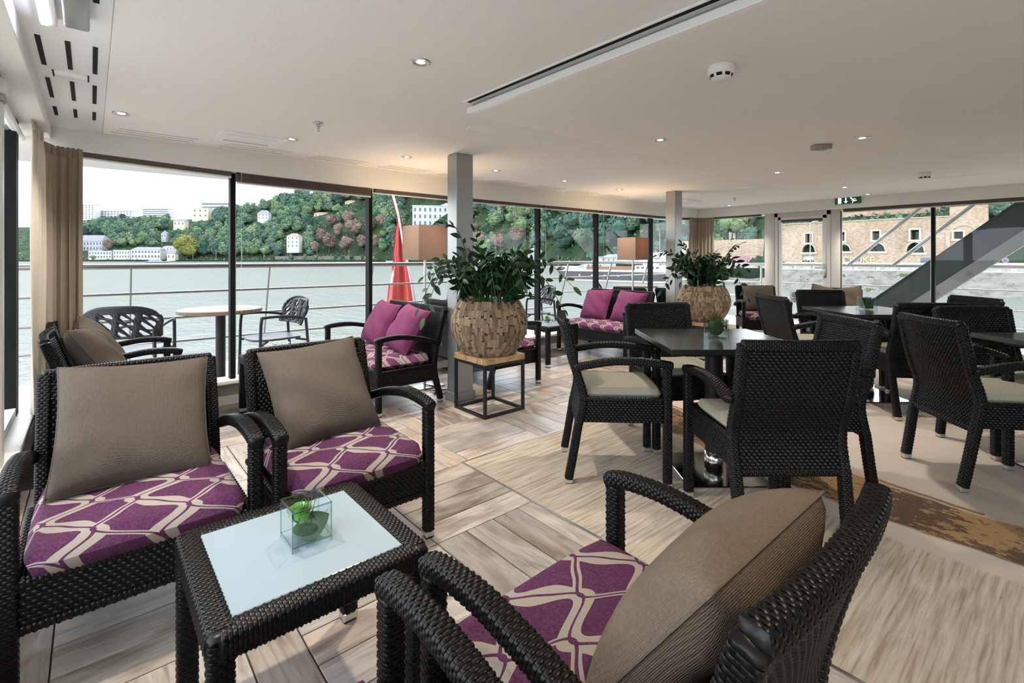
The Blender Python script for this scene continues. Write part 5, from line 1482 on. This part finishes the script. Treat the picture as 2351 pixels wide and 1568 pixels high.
def tree_at(kind, px, py_base, sc, label=None, group=None):
    """stand a tree where the slope reaches the photo row py_base along this bearing"""
    d0 = bank_d(px)
    for s in np.arange(16, 330, 3):
        if EYE-(terrain_z(px, d0+s)) < -(593-py_base)/1120*(d0+s)*-1*-1 or 593-1120*(terrain_z(px, d0+s)-EYE)/(d0+s) <= py_base: break
    return tree(kind, px, d0+s, sc, label, group=group)
# houses block trees in front of them: keep those bearings clear
HOUSES = [(396,427,502,518),(369,381,528,545),(180,236,537,572),(200,405,566,594),(657,688,533,570),(588,618,482,503),(440,482,472,500),(945,1040,462,516),(720,757,485,498),(790,832,458,472)]
def clear(px, d, h=20):
    z = terrain_z(px, d); top = 593-1120*(z+h-EYE)/d; bot = 593-1120*(z-EYE)/d; w = 9*1120/d
    for a, b, t_, b_ in HOUSES:
        if a-w < px < b+w and top < b_-2 and bot > t_+4: return False
    return True
count = 0; tries = 0; SPOT = []
def spaced(px, d, sc):
    x, y = at(px, d)
    if any((x-a)**2+(y-b)**2 < (5.6*(sc+c))**2 for a, b, c in SPOT): return False
    SPOT.append((x, y, sc)); return True
for px, dd, sc in ((722,30,1.3),(738,52,1.5),(756,34,1.6),(776,58,1.6),(793,32,1.4),(812,56,1.7),(832,34,1.5),(850,60,1.6),(866,36,1.4),(880,70,1.4),(760,84,1.3),(800,86,1.3),(250,60,1.1),(505,130,.9)): spaced(px, bank_d(px)+dd, sc); tree('brown', px, bank_d(px)+dd, sc)
spaced(428, bank_d(428)+24, 2.2); spaced(526, bank_d(526)+110, 1.2)
kinds = ['green']*9+['deep']*6+['light']*4
while count < 205 and tries < 6000:
    tries += 1
    px = rnd.uniform(120, 1060); d0 = bank_d(px); d1 = float(np.interp(px, T_px, T_d1)); d = d0+26+(d1-d0-20)*rnd.uniform(0, 1)**1.1
    if not clear(px, d): continue
    if 715 < px < 880 and d-d0 < 90: continue
    sc = rnd.uniform(1.0, 1.6)
    if not spaced(px, d, sc): continue
    tree(rnd.choice(kinds), px, d, sc); count += 1
count = 0; tries = 0
while count < 52 and tries < 3000:
    tries += 1
    px = rnd.uniform(1085, 1620); d0 = bank_d(px); d1 = float(np.interp(px, T_px, T_d1)); d = d0+30+(d1-d0-30)*rnd.uniform(0, 1)
    sc = rnd.uniform(.9, 1.4)
    if not spaced(px, d, sc): continue
    tree(rnd.choice(['green','green','light','light','deep'] if px > 1200 else ['brown','green','brown']), px, d, sc); count += 1
tree('yellow', 428, bank_d(428)+24, 1.75)
tree('yellow', 526, bank_d(526)+110, .85, 'yellowing round tree high on the hill beside the first window bar', group='yellow hill tree')
for px, dd in ((367,120),(354,118)): tree('poplar', px, bank_d(px)+dd, 1.0)
for px in (770, 785, 806, 832, 850): tree('deep', px, bank_d(px)+14, .42, 'small clipped round tree on the bank below the brown trees', group='clipped bank trees')
for px, dd in ((668,16),(700,13),(724,12),(190,14),(215,14)): tree('green', px, bank_d(px)+dd, .5, 'bushy green tree near the far waterline', group='waterside bushes')
# the rest of the forest, joined
for mi, (mat_, nn) in enumerate((('leaf_green', 330), ('leaf_deep', 250), ('leaf_light', 150))):
    pm_ = crown_mesh('forest_piece', 30+mi, mat_, 6.5, 12, 1.5, nleaf=190, lobes=3, leaf=1.0)
    pv_ = np.array([v.co for v in pm_.vertices]); q4 = np.array([tuple(p_.vertices) for p_ in pm_.polygons if len(p_.vertices) == 4 and p_.material_index == 0])
    mb = MB(); k = 0; tries = 0
    while k < nn and tries < 4000:
        tries += 1
        if k % 5: px = rnd.uniform(100, 1080)
        else: px = rnd.uniform(1080, 1640)
        d0 = bank_d(px); d1 = float(np.interp(px, T_px, T_d1)); d = d0+26+(d1-d0-20)*rnd.uniform(0, 1.12)
        if not clear(px, d): continue
        if 715 < px < 880 and d-d0 < 90: continue
        a_ = rnd.uniform(0, 6.28); sc = rnd.uniform(.9, 1.5); R_ = np.array([[cos(a_), -sin(a_), 0], [sin(a_), cos(a_), 0], [0, 0, 1]])
        mb.add((pv_*sc) @ R_.T + np.array((*at(px, d), terrain_z(px, d)-1.5)), q4); k += 1
    tag(mb.build('forest_cover', mat_, hillside), kind='stuff')
# shrubs on the quayside slope
for px, x, sc in ((1655,112,.5),(1672,109,.35),(1690,118,.6),(1722,110,.35),(1745,122,.55),(1770,112,.4),(1850,116,.35),(1960,118,.4),(2010,130,.6),(2080,122,.45),(2150,135,.7),(2215,112,.35),(2265,107,.5),(2290,112,.7),(2315,108,.5),(2335,116,.75),(2370,110,.7),(2420,112,.8),(2300,104,.3),(2480,110,.7)):
    d = x*1120/ray(px)[0]; zone = 'left of the glazed door' if px < 1780 else 'above the stone ruin' if px < 2250 else 'right of the ruin beyond the slanting beam'; tree('green' if sc < .5 else 'light', px, d, sc, 'leafy shrub on the quayside slope '+zone, 'shrub', 'shrubs '+zone, sink=.8)
# undergrowth between the trees
n_ = 9000; V = []; Fq = []
c_ = np.zeros((n_, 3))
for i in range(n_):
    if i < 6800: px = rnd.uniform(-200, 1700); d0 = bank_d(px); d = d0+rnd.uniform(9, float(np.interp(px, T_px, T_d1))-d0)
    else: px = rnd.uniform(1760, 2700); d = rnd.uniform(103.6, 150)*1120/ray(px)[0]
    x, y = at(px, d); c_[i] = (x, y, terrain_z(px, d)+rnd.uniform(0, .7))
e1 = rs.normal(size=(n_, 3)); e1 /= np.linalg.norm(e1, axis=1)[:, None]; e2 = np.cross(e1, rs.normal(size=(n_, 3))); e2 /= np.linalg.norm(e2, axis=1)[:, None]
s_ = np.where(np.arange(n_) < 6800, 1.6, .55)[:, None]*rs.uniform(.5, 1.2, n_)[:, None]
mb = MB(); mb.add(np.stack([c_-e1*s_, c_+e2*s_*.7, c_+e1*s_, c_-e2*s_*.7], 1).reshape(-1, 3), np.arange(n_*4).reshape(-1, 4))
tag(mb.build('undergrowth', 'leaf_green', hillside), kind='stuff')

# ------------------------------------------------------------------ houses across the river
def house(name, label, pxa, pxb, pyt, pyb, d, depth, wall, rows, cols, roof=None, rh=0, win=(.45,.5), group=None, hip=.5, eave=.4, rot=0., bands=False):
    """front wall seen between photo columns pxa..pxb and rows pyt..pyb at distance d"""
    xa, ya, zb = at(pxa, d, pyb); xb, yb, zt = at(pxb, d, pyt)
    W = math.hypot(xb-xa, yb-ya); H_ = zt-zb
    t = thing(name, label, 'building', ((xa+xb)/2, (ya+yb)/2, zb), YAW-pi/2+rot, group)
    mb = MB(); mb.box((-W/2, 0, -6), (W/2, depth, H_)); mb.build('wall', wall, t)
    if roof:
        mb = MB(); e = eave; v = [(-W/2-e,-e,H_),(W/2+e,-e,H_),(W/2+e,depth+e,H_),(-W/2-e,depth+e,H_),(-W/2*hip,depth/2,H_+rh),(W/2*hip,depth/2,H_+rh)]
        mb.add(v, [(0,1,5,4),(1,2,5),(2,3,4,5),(3,0,4),(3,2,1,0)]); mb.build('roof', roof, t)
    elif rh:
        mb = MB(); mb.box((-W/2-.3,-.3,H_), (W/2+.3,depth+.3,H_+rh)); mb.build('cornice', wall, t)
    cw, ch = W/cols, H_/rows
    for r in range(rows):
        if bands:
            mb = MB(); mb.box((-W/2+.5, -.15, (r+.35)*ch), (W/2-.5, .1, (r+.75)*ch)); mb.build('window_band', 'house_window', t); continue
        for c in range(cols):
            mb = MB(); x = -W/2+(c+.5)*cw; z = (r+.5)*ch; mb.box((x-cw*win[0]/2, -.12, z-ch*win[1]/2), (x+cw*win[0]/2, .1, z+ch*win[1]/2)); mb.build('window', 'house_window', t)
    return t
house('apartment_tower', 'tall white apartment block at the left end of the skyline', 180, 216, 470, 503, 870, 14, 'house_white', 8, 5, rh=1, win=(.4,.45))
house('apartment_block', 'long low white apartment block on the skyline beside the tower', 217, 303, 484, 504, 890, 14, 'house_white', 4, 12, rh=1, win=(.5,.4))
house('apartment_block', 'pale apartment block on the skyline right of the gap', 327, 386, 479, 497, 870, 14, 'house_white', 4, 1, rh=1, bands=True)
house('apartment_block', 'white flat-roofed block on the skyline near the first window bar', 463, 528, 465, 480, 850, 14, 'house_white', 2, 1, rh=1.2, bands=True)
house('hill_tower', 'pale tan tower house high on the hill left of the window bar', 441, 478, 478, 500, 800, 12, 'house_cream', 2, 3, rh=.8, win=(.3,.3))
house('gabled_house', 'cream gabled house with grey roof in the middle of the hill', 398, 424, 507, 519, 730, 9, 'house_cream', 1, 3, 'roof_slate', 4, (.3,.4))
house('pavilion', 'tiny white pavilion with dark pointed roof among the trees', 370, 381, 536, 546, 690, 6, 'house_white', 1, 2, 'roof_slate', 4.5, (.3,.4), hip=.05)
house('mansion', 'big grey mansion with slate roof at the left bank', 176, 234, 553, 576, 660, 16, 'house_grey', 2, 8, 'roof_slate', 8, (.35,.5), hip=.85)
house('riverside_house', 'low white riverside building, leftmost of the row', 203, 256, 577, 594, 612, 9, 'house_white', 2, 8, rh=.6, win=(.5,.5))
house('riverside_house', 'white riverside house with six windows in the row', 260, 298, 575, 594, 612, 9, 'house_white', 2, 6, rh=.6, win=(.4,.5))
house('riverside_house', 'wide white riverside house with grey curved roof', 301, 368, 573, 594, 604, 10, 'house_white', 2, 9, 'roof_slate', 3.2, (.5,.5), hip=.8)
house('riverside_house', 'white riverside house with terracotta roof beside the yellow tree', 373, 404, 567, 594, 622, 9, 'house_white', 3, 4, 'roof_tile', 1.6, (.25,.3), hip=.8)
house('boat_shed', 'small stone shed with blue-grey roof by the yellow tree', 383, 402, 582, 596, 592, 6, 'house_cream', 1, 2, 'roof_slate', 3, (.3,.4), hip=.9)
house('villa', 'white villa with terracotta roof below the hill, right of the first window bar', 658, 686, 542, 569, 590, 10, 'house_white', 3, 3, 'roof_tile', 3.5, (.25,.4), hip=.4)
house('villa', 'white villa with dark slate roof high on the hill', 591, 616, 490, 503, 690, 9, 'house_white', 2, 3, 'roof_slate', 5, (.3,.4), hip=.5)
house('villa', 'low pink-roofed villa on the upper hill', 721, 756, 490, 498, 690, 9, 'house_cream', 1, 4, 'roof_tile', 2.2, (.3,.4), hip=.7)
house('villa', 'long low villa with tiled roof at the top right of the hill', 792, 832, 463, 472, 700, 9, 'house_cream', 1, 5, 'roof_tile', 2.4, (.3,.4), hip=.7)
mn = house('manor_house', 'large white manor with three rows of windows behind the lamp', 948, 1062, 474, 520, 520, 16, 'house_white', 3, 10, rh=1.0, win=(.38,.52), rot=radians(8))
mb = MB(); mb.add([(2,-.5,22.2),(16,-.5,22.2),(9,-.5,25.2),(2,1,22.2),(16,1,22.2),(9,1,25.2)], [(0,1,2),(5,4,3),(0,2,5,3),(1,4,5,2)]); mb.build('pediment', 'house_white', mn)
house('gatehouse', 'small stone gatehouse with slate roof on the far quay', 1213, 1244, 578, 603, 262, 6, 'house_grey', 1, 3, 'roof_slate', 3.6, (.3,.5), hip=.35)
house('quay_shed', 'low white shed behind the moored barge', 1380, 1414, 591, 602, 172, 5, 'house_white', 1, 3, rh=.3, win=(.2,.5))
house('bank_terrace', 'weathered stone terrace house on the slope left of the glazed door', 1690, 1757, 528, 548, 118, 4, 'ruin_trim', 1, 3, rh=.5, win=(.3,.4))
# retaining walls along the far bank
def bank_wall(label, pts, h, mat, th=.8):
    mb = MB()
    for (pa, da), (pb, db) in zip(pts[:-1], pts[1:]):
        a = at(pa, da); b = at(pb, db); za = terrain_z(pa, da)-1; zb = terrain_z(pb, db)-1
        v = [(*a, za), (*b, zb), (b[0], b[1]+th, zb), (a[0], a[1]+th, za), (*a, za+h+1), (*b, zb+h+1), (b[0], b[1]+th, zb+h+1), (a[0], a[1]+th, za+h+1)]
        mb.add(v, [(3,2,1,0),(4,5,6,7),(0,1,5,4),(1,2,6,5),(2,3,7,6),(3,0,4,7)])
    tag(mb.build('retaining_wall', mat), label, 'wall')
bank_wall('broken pale stone wall along the far bank below the villa', [(632,590),(655,588),(690,586),(740,582),(800,575),(860,567)], 4.2, 'bank_rock')
bank_wall('long grey quay wall behind the moored barge', [(1250,262),(1330,225),(1400,200),(1470,168),(1540,142)], 3.6, 'quay_concrete')
LAMPS = iter(['beside the yellow-green tree', 'on the lawn right of the yellow-green tree', 'just right of the first window bar', 'second right of the first window bar', 'in front of the terracotta-roofed villa', 'right of the terracotta-roofed villa', 'under the brown trees', 'next to the flag', 'on the quay behind the barge bow', 'beside the far column'])
for px, d, h in ((443,601,12),(496,596,12),(556,592,12),(606,590,12),(667,588,11),(728,585,11),(801,580,11),(893,560,12),(1282,250,9),(1515,150,10)):
    x, y = at(px, d); z = terrain_z(px, d); mb = MB(); mb.tube([(x, y, z-.5), (x, y, z+h), (x-1.2, y-.3, z+h+.4)], .12, 6)
    tag(mb.build('street_lamp', 'pole_grey'), 'thin street lamp post on the far bank, '+next(LAMPS), 'street lamp', 'street lamps on the far bank')

# ------------------------------------------------------------------ boats
def barge(label, a, b, zt):
    a = np.array(a); b = np.array(b); L = np.linalg.norm(b-a); az = math.atan2(b[1]-a[1], b[0]-a[0])
    t = thing('moored_barge', label, 'barge', (a[0], a[1], WZ), az)
    W = 2.4
    def hull(z0, z1, mat, name, inset=0):
        n = 20; xs = np.linspace(inset, L-inset, n); w = W*np.clip(np.minimum((xs-inset)/(L*.08)+.25, (L-inset-xs)/(L*.06)+.35), 0, 1)
        mb = MB(); poly = [(x, -ww) for x, ww in zip(xs, w)] + [(x, ww) for x, ww in zip(xs[::-1], w[::-1])]
        mb.prism(poly, z0, z1); return mb.build(name, mat, t)
    hull(-.3, .3, 'hull_white', 'waterline_band'); hull(.3, 2.1, 'hull_dark', 'hull'); hull(2.1, 2.5, 'hull_white', 'bulwark')
    mb = MB(); mb.box((L*.30,-1.7,2.4), (L*.72,1.7,3.2)); mb.build('hold_cover', 'rust', t)
    mb = MB(); mb.box((L*.74,-1.7,2.4), (L*.95,1.7,3.5)); mb.box((L*.80,-1.3,3.5), (L*.90,1.3,5.0)); mb.build('wheelhouse', 'hull_white', t)
    mb = MB(); mb.box((L*.79,-1.5,5.0), (L*.91,1.5,5.15)); mb.build('wheelhouse_roof', 'roof_tile', t)
    mb = MB(); mb.box((L*.05,-1.4,2.4), (L*.16,1.4,3.2)); mb.build('fore_cabin', 'hull_white', t)
    for k in range(5): mb = MB(); x = L*(.755+.04*k); mb.box((x,-1.75,2.85), (x+L*.022,1.75,3.25)); mb.build('window', 'house_window', t)
    for k in range(5): mb = MB(); mb.tube([(L*(.25+.12*k), -W-.02, 1.25), (L*(.25+.12*k), W+.02, 1.25)], .22, 10); mb.build('porthole', 'hull_white', t)
barge('long moored barge with dark hull and white wheelhouse across the water', (84, 80), (89.5, 54.5), 0)
def small_boat(label, px, d, L, cab):
    x, y = at(px, d); t = thing('motor_boat', label, 'boat', (x, y, WZ), YAW-pi/2)
    mb = MB(); mb.prism([(-L/2,-1.5),(L*.35,-1.5),(L/2,0),(L*.35,1.5),(-L/2,1.5)], -.2, 1.3); mb.build('hull', 'hull_dark', t)
    mb = MB(); mb.prism([(-L/2,-1.52),(L*.35,-1.52),(L/2+.1,0),(L*.35,1.52),(-L/2,1.52)], 1.1, 1.5); mb.build('gunwale', 'hull_white', t)
    mb = MB(); mb.box((-L*.38,-1.2,1.4), (L*.15,1.2,3.2)); mb.build('cabin', 'hull_white' if cab else 'house_grey', t)
    for k in range(4): mb = MB(); mb.box((-L*.33+k*L*.12,-1.25,2.2), (-L*.33+k*L*.12+L*.07,1.25,2.8)); mb.build('window', 'house_window', t)
small_boat('small white motor boat beside the flag across the river', 905, 330, 14, True)
small_boat('grey houseboat moored at the far bank under the white houses', 362, 575, 26, False)
small_boat('white cabin boat behind the barge', 1372, 165, 11, True)

# ------------------------------------------------------------------ stone ruin on the quay side
RX = 101.7
def rp(px, py): k = RX/ray(px)[0]; return ray(px)[1]*k, EYE+(593-py)*k
ruin = thing('stone_ruin', 'long tan stone ruin with square windows and arches on the quay', 'ruin', (RX, 0, 0))
yl, yr = rp(1788, 600)[0], rp(2268, 600)[0]; ZB, ZT = -1.2, 7.75
holes = []
for a, b, t_, b_ in ((1849,1863,537,557),(1929,1939,533,553),(2003,2019,531,551),(2091,2110,528,550),(2190,2211,532,548)):
    y1, z1 = rp(a, t_); y0, z0 = rp(b, b_); holes.append((y0, y1, z0, z1, False))
for c, hw, t_, b_ in ((1856,14.5,561,579),(1936,15,561,577),(2014,17,559,577),(2101,20,557,580)):
    y1, z1 = rp(c-hw, t_); y0, z0 = rp(c+hw, b_); holes.append((y0, y1, z0, z1, True))
y1, z1 = rp(1842, 586); y0, _ = rp(1870, 600); holes.append((y0, y1, ZB, z1, False)); door_h = holes[-1]
ys = sorted({yr, yl, *[h[0] for h in holes], *[h[1] for h in holes]}); zs_ = sorted({ZB, ZT, *[h[2] for h in holes], *[h[3] for h in holes]})
mb = MB()
for ya, yb in zip(ys[:-1], ys[1:]):
    run = None
    for za, zb in zip(zs_[:-1], zs_[1:]):
        ym, zm = (ya+yb)/2, (za+zb)/2
        if any(h[0] < ym < h[1] and h[2] < zm < h[3] for h in holes):
            continue
        mb.box((0, ya, za), (1.2, yb, zb))
mb.build('wall', 'ruin_stone', ruin)
mb = MB(); mb.box((1.2, yr, ZB), (1.6, yl, ZT-.3)); mb.build('opening_shade_backing', 'ruin_dark', ruin)  # dark sheet behind the openings, stands in for the shade inside
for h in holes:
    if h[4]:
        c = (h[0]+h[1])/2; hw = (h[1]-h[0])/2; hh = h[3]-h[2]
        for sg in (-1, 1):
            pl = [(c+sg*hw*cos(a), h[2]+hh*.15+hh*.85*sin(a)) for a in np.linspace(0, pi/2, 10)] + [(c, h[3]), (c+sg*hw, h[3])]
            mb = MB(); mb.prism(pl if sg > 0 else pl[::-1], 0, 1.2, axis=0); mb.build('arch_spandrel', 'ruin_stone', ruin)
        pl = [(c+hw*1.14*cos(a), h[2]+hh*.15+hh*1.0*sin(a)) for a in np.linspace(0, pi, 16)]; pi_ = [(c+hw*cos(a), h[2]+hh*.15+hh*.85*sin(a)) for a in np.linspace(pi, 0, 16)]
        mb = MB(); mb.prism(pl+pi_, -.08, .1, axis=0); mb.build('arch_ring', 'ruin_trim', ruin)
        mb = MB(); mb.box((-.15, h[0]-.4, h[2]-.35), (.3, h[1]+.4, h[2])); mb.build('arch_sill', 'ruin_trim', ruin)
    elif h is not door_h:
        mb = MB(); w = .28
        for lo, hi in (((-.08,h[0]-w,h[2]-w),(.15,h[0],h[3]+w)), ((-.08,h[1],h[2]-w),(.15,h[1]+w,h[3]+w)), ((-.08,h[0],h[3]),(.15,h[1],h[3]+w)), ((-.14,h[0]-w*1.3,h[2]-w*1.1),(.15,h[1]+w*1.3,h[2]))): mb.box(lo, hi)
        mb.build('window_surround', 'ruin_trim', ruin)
mb = MB(); mb.box((.3, door_h[0], ZB), (.5, door_h[1], door_h[3])); dd = mb.build('shutter', 'house_white', ruin)
# blind arch at the right part, buttress, taller right end
yc, zc = rp(2212, 536); rr_ = rp(2182, 536)[0]-yc
mb = MB(); pl = [(yc+rr_*1.07*cos(a), zc+rr_*.85*1.07*sin(a)) for a in np.linspace(0, pi, 22)] + [(yc+rr_*.97*cos(a), zc+rr_*.85*.97*sin(a)) for a in np.linspace(pi, 0, 22)]
mb.prism(pl, -.10, .1, axis=0); mb.build('blind_arch', 'ruin_trim', ruin)
ya = rp(2180, 500)[0]; mb = MB(); mb.box((0, yr, ZT), (1.2, ya, ZT+1.5)); mb.build('upper_wall', 'ruin_stone', ruin)
mb = MB(); mb.box((-.35, rp(2182,600)[0], ZB), (0, rp(2172,600)[0], 5.4)); mb.build('buttress', 'ruin_stone', ruin)
mb = MB(); mb.box((-.15, ya, ZT-.02), (1.3, yl, ZT+.12)); mb.build('coping', 'ruin_trim', ruin)
# upper terrace wall behind, lower side wall to the left
mb = MB(); mb.box((114, 16, 6), (115.2, 36, 11.6)); tag(mb.build('terrace_wall', 'ruin_stone'), 'upper tan terrace wall above the grass strip behind the ruin', 'wall')
mb = MB(); mb.box((104.5, yl, -1), (105.7, 62, 5.2)); tag(mb.build('side_wall', 'ruin_stone'), 'darker stone wall left of the ruin seen through the glazed door', 'wall')
mb = MB(); mb.box((103.5, -40, -1), (104.5, yr, 2.2)); tag(mb.build('garden_wall', 'quay_concrete'), 'low grey garden wall right of the ruin behind the slanting beam', 'wall')
mb = MB()
for k in range(30): mb.box((94.0, -30+3*k, -.62), (94.5, -30+3*k+2.4, .1))
mb.box((94.0, -32, .1), (94.5, 60, .35)); tag(mb.build('quay_parapet', 'quay_concrete'), 'long low concrete parapet along the quay edge', 'parapet')
mb = MB(); y_, z_ = rp(1869, 510); mb.tube([(RX-2, y_, -.6), (RX-2, y_, z_-.3), (RX-2, y_-.5, z_), (RX-2, y_-1.3, z_)], .09, 6); tag(mb.build('street_lamp', 'pole_grey'), 'tall curved street lamp in front of the ruin by the shuttered doorway', 'street lamp')
def graffiti(txt, px, py, size, mat, label, x=RX-.02, bold=.02):
    k = x/ray(px)[0]; y, z = ray(px)[1]*k, EYE+(593-py)*k
    cu = bpy.data.curves.new('graffiti', 'FONT'); cu.body = txt; cu.size = size; cu.extrude = .02; cu.offset = bold*size; cu.align_x = 'CENTER'
    o = bpy.data.objects.new('graffiti_tmp', cu); COL.objects.link(o)
    dg = bpy.context.evaluated_depsgraph_get(); me = bpy.data.meshes.new_from_object(o.evaluated_get(dg)); bpy.data.objects.remove(o)
    me.materials.clear(); me.materials.append(M[mat]); g = link('graffiti', me); g.location = (x-.03, y, z); g.rotation_euler = (pi/2, 0, -pi/2)
    return tag(g, label, 'graffiti')
graffiti('T\u00dcKE', 1715, 604, 1.75, 'graffiti_pink', 'pink graffiti letters on the wall left of the glazed door', x=104.4)
graffiti('CRUKE', 1970, 603, 1.5, 'graffiti_yellow', 'yellow graffiti letters at the foot of the ruin')
graffiti('DOK', 1856, 606, 1.15, 'graffiti_yellow', 'faint yellow green graffiti on the shuttered doorway of the ruin', x=RX+.28)
mb = MB(); ya, za = rp(1942, 594); yb, zb = rp(1995, 611); mb.prism([(ya+.3, zb), (yb, zb), (yb+.8, za), (ya, za)], RX-.03, RX-.01, axis=0); tag(mb.build('graffiti', 'graffiti_violet'), 'dark violet graffiti patch behind the yellow letters', 'graffiti')
y_, z_ = rp(2130, 602); mb = MB(); mb.box((RX-.05, y_-.9, z_-.7), (RX-.01, y_+.9, z_+.7)); tag(mb.build('wall_poster', 'car_blue'), 'blue grey square panel at the foot of the ruin by the black mullion', 'panel')
for px, lb in ((1974, 'small round red and blue road sign in front of the yellow graffiti'), (2312, 'small round red and blue road sign at the far right')):
    y_, z_ = rp(px, 608); t = thing('road_sign', lb, 'sign', (RX-2.5, y_, -.6)); mb = MB(); mb.tube([(0,0,0),(0,0,1.2)], .04, 6); mb.build('post', 'pole_grey', t)
    mb = MB(); mb.prism([(.36*cos(a), 1.5+.36*sin(a)) for a in np.linspace(0, 2*pi, 16, endpoint=False)], -.06, -.03, axis=0); mb.build('disc', 'graffiti_pink', t)
    mb = MB(); mb.prism([(.25*cos(a), 1.5+.25*sin(a)) for a in np.linspace(0, 2*pi, 16, endpoint=False)], -.075, -.06, axis=0); mb.build('field', 'car_blue', t)
# parked car by the side wall
y_, z_ = rp(1812, 604); t = thing('parked_car', 'dark blue parked car on the quay road left of the ruin', 'car', (RX-4.5, y_+1, -.6))
mb = MB(); mb.prism([(-2.1,.3),(2.1,.3),(2.15,.75),(1.4,.9),(.8,1.4),(-1.0,1.42),(-1.7,.95),(-2.15,.85)], -.85, .85, axis=0); mb.build('body', 'car_blue', t)
mb = MB(); mb.prism([(1.25,.92),(.74,1.34),(-.95,1.36),(-1.5,.95)], -.87, .87, axis=0); mb.build('windows', 'house_window', t)
for yy_ in (-1.35, 1.35): mb = MB(); mb.tube([(-.88, yy_, .32), (.88, yy_, .32)], .32, 12); mb.build('wheel', 'rubber_black', t)
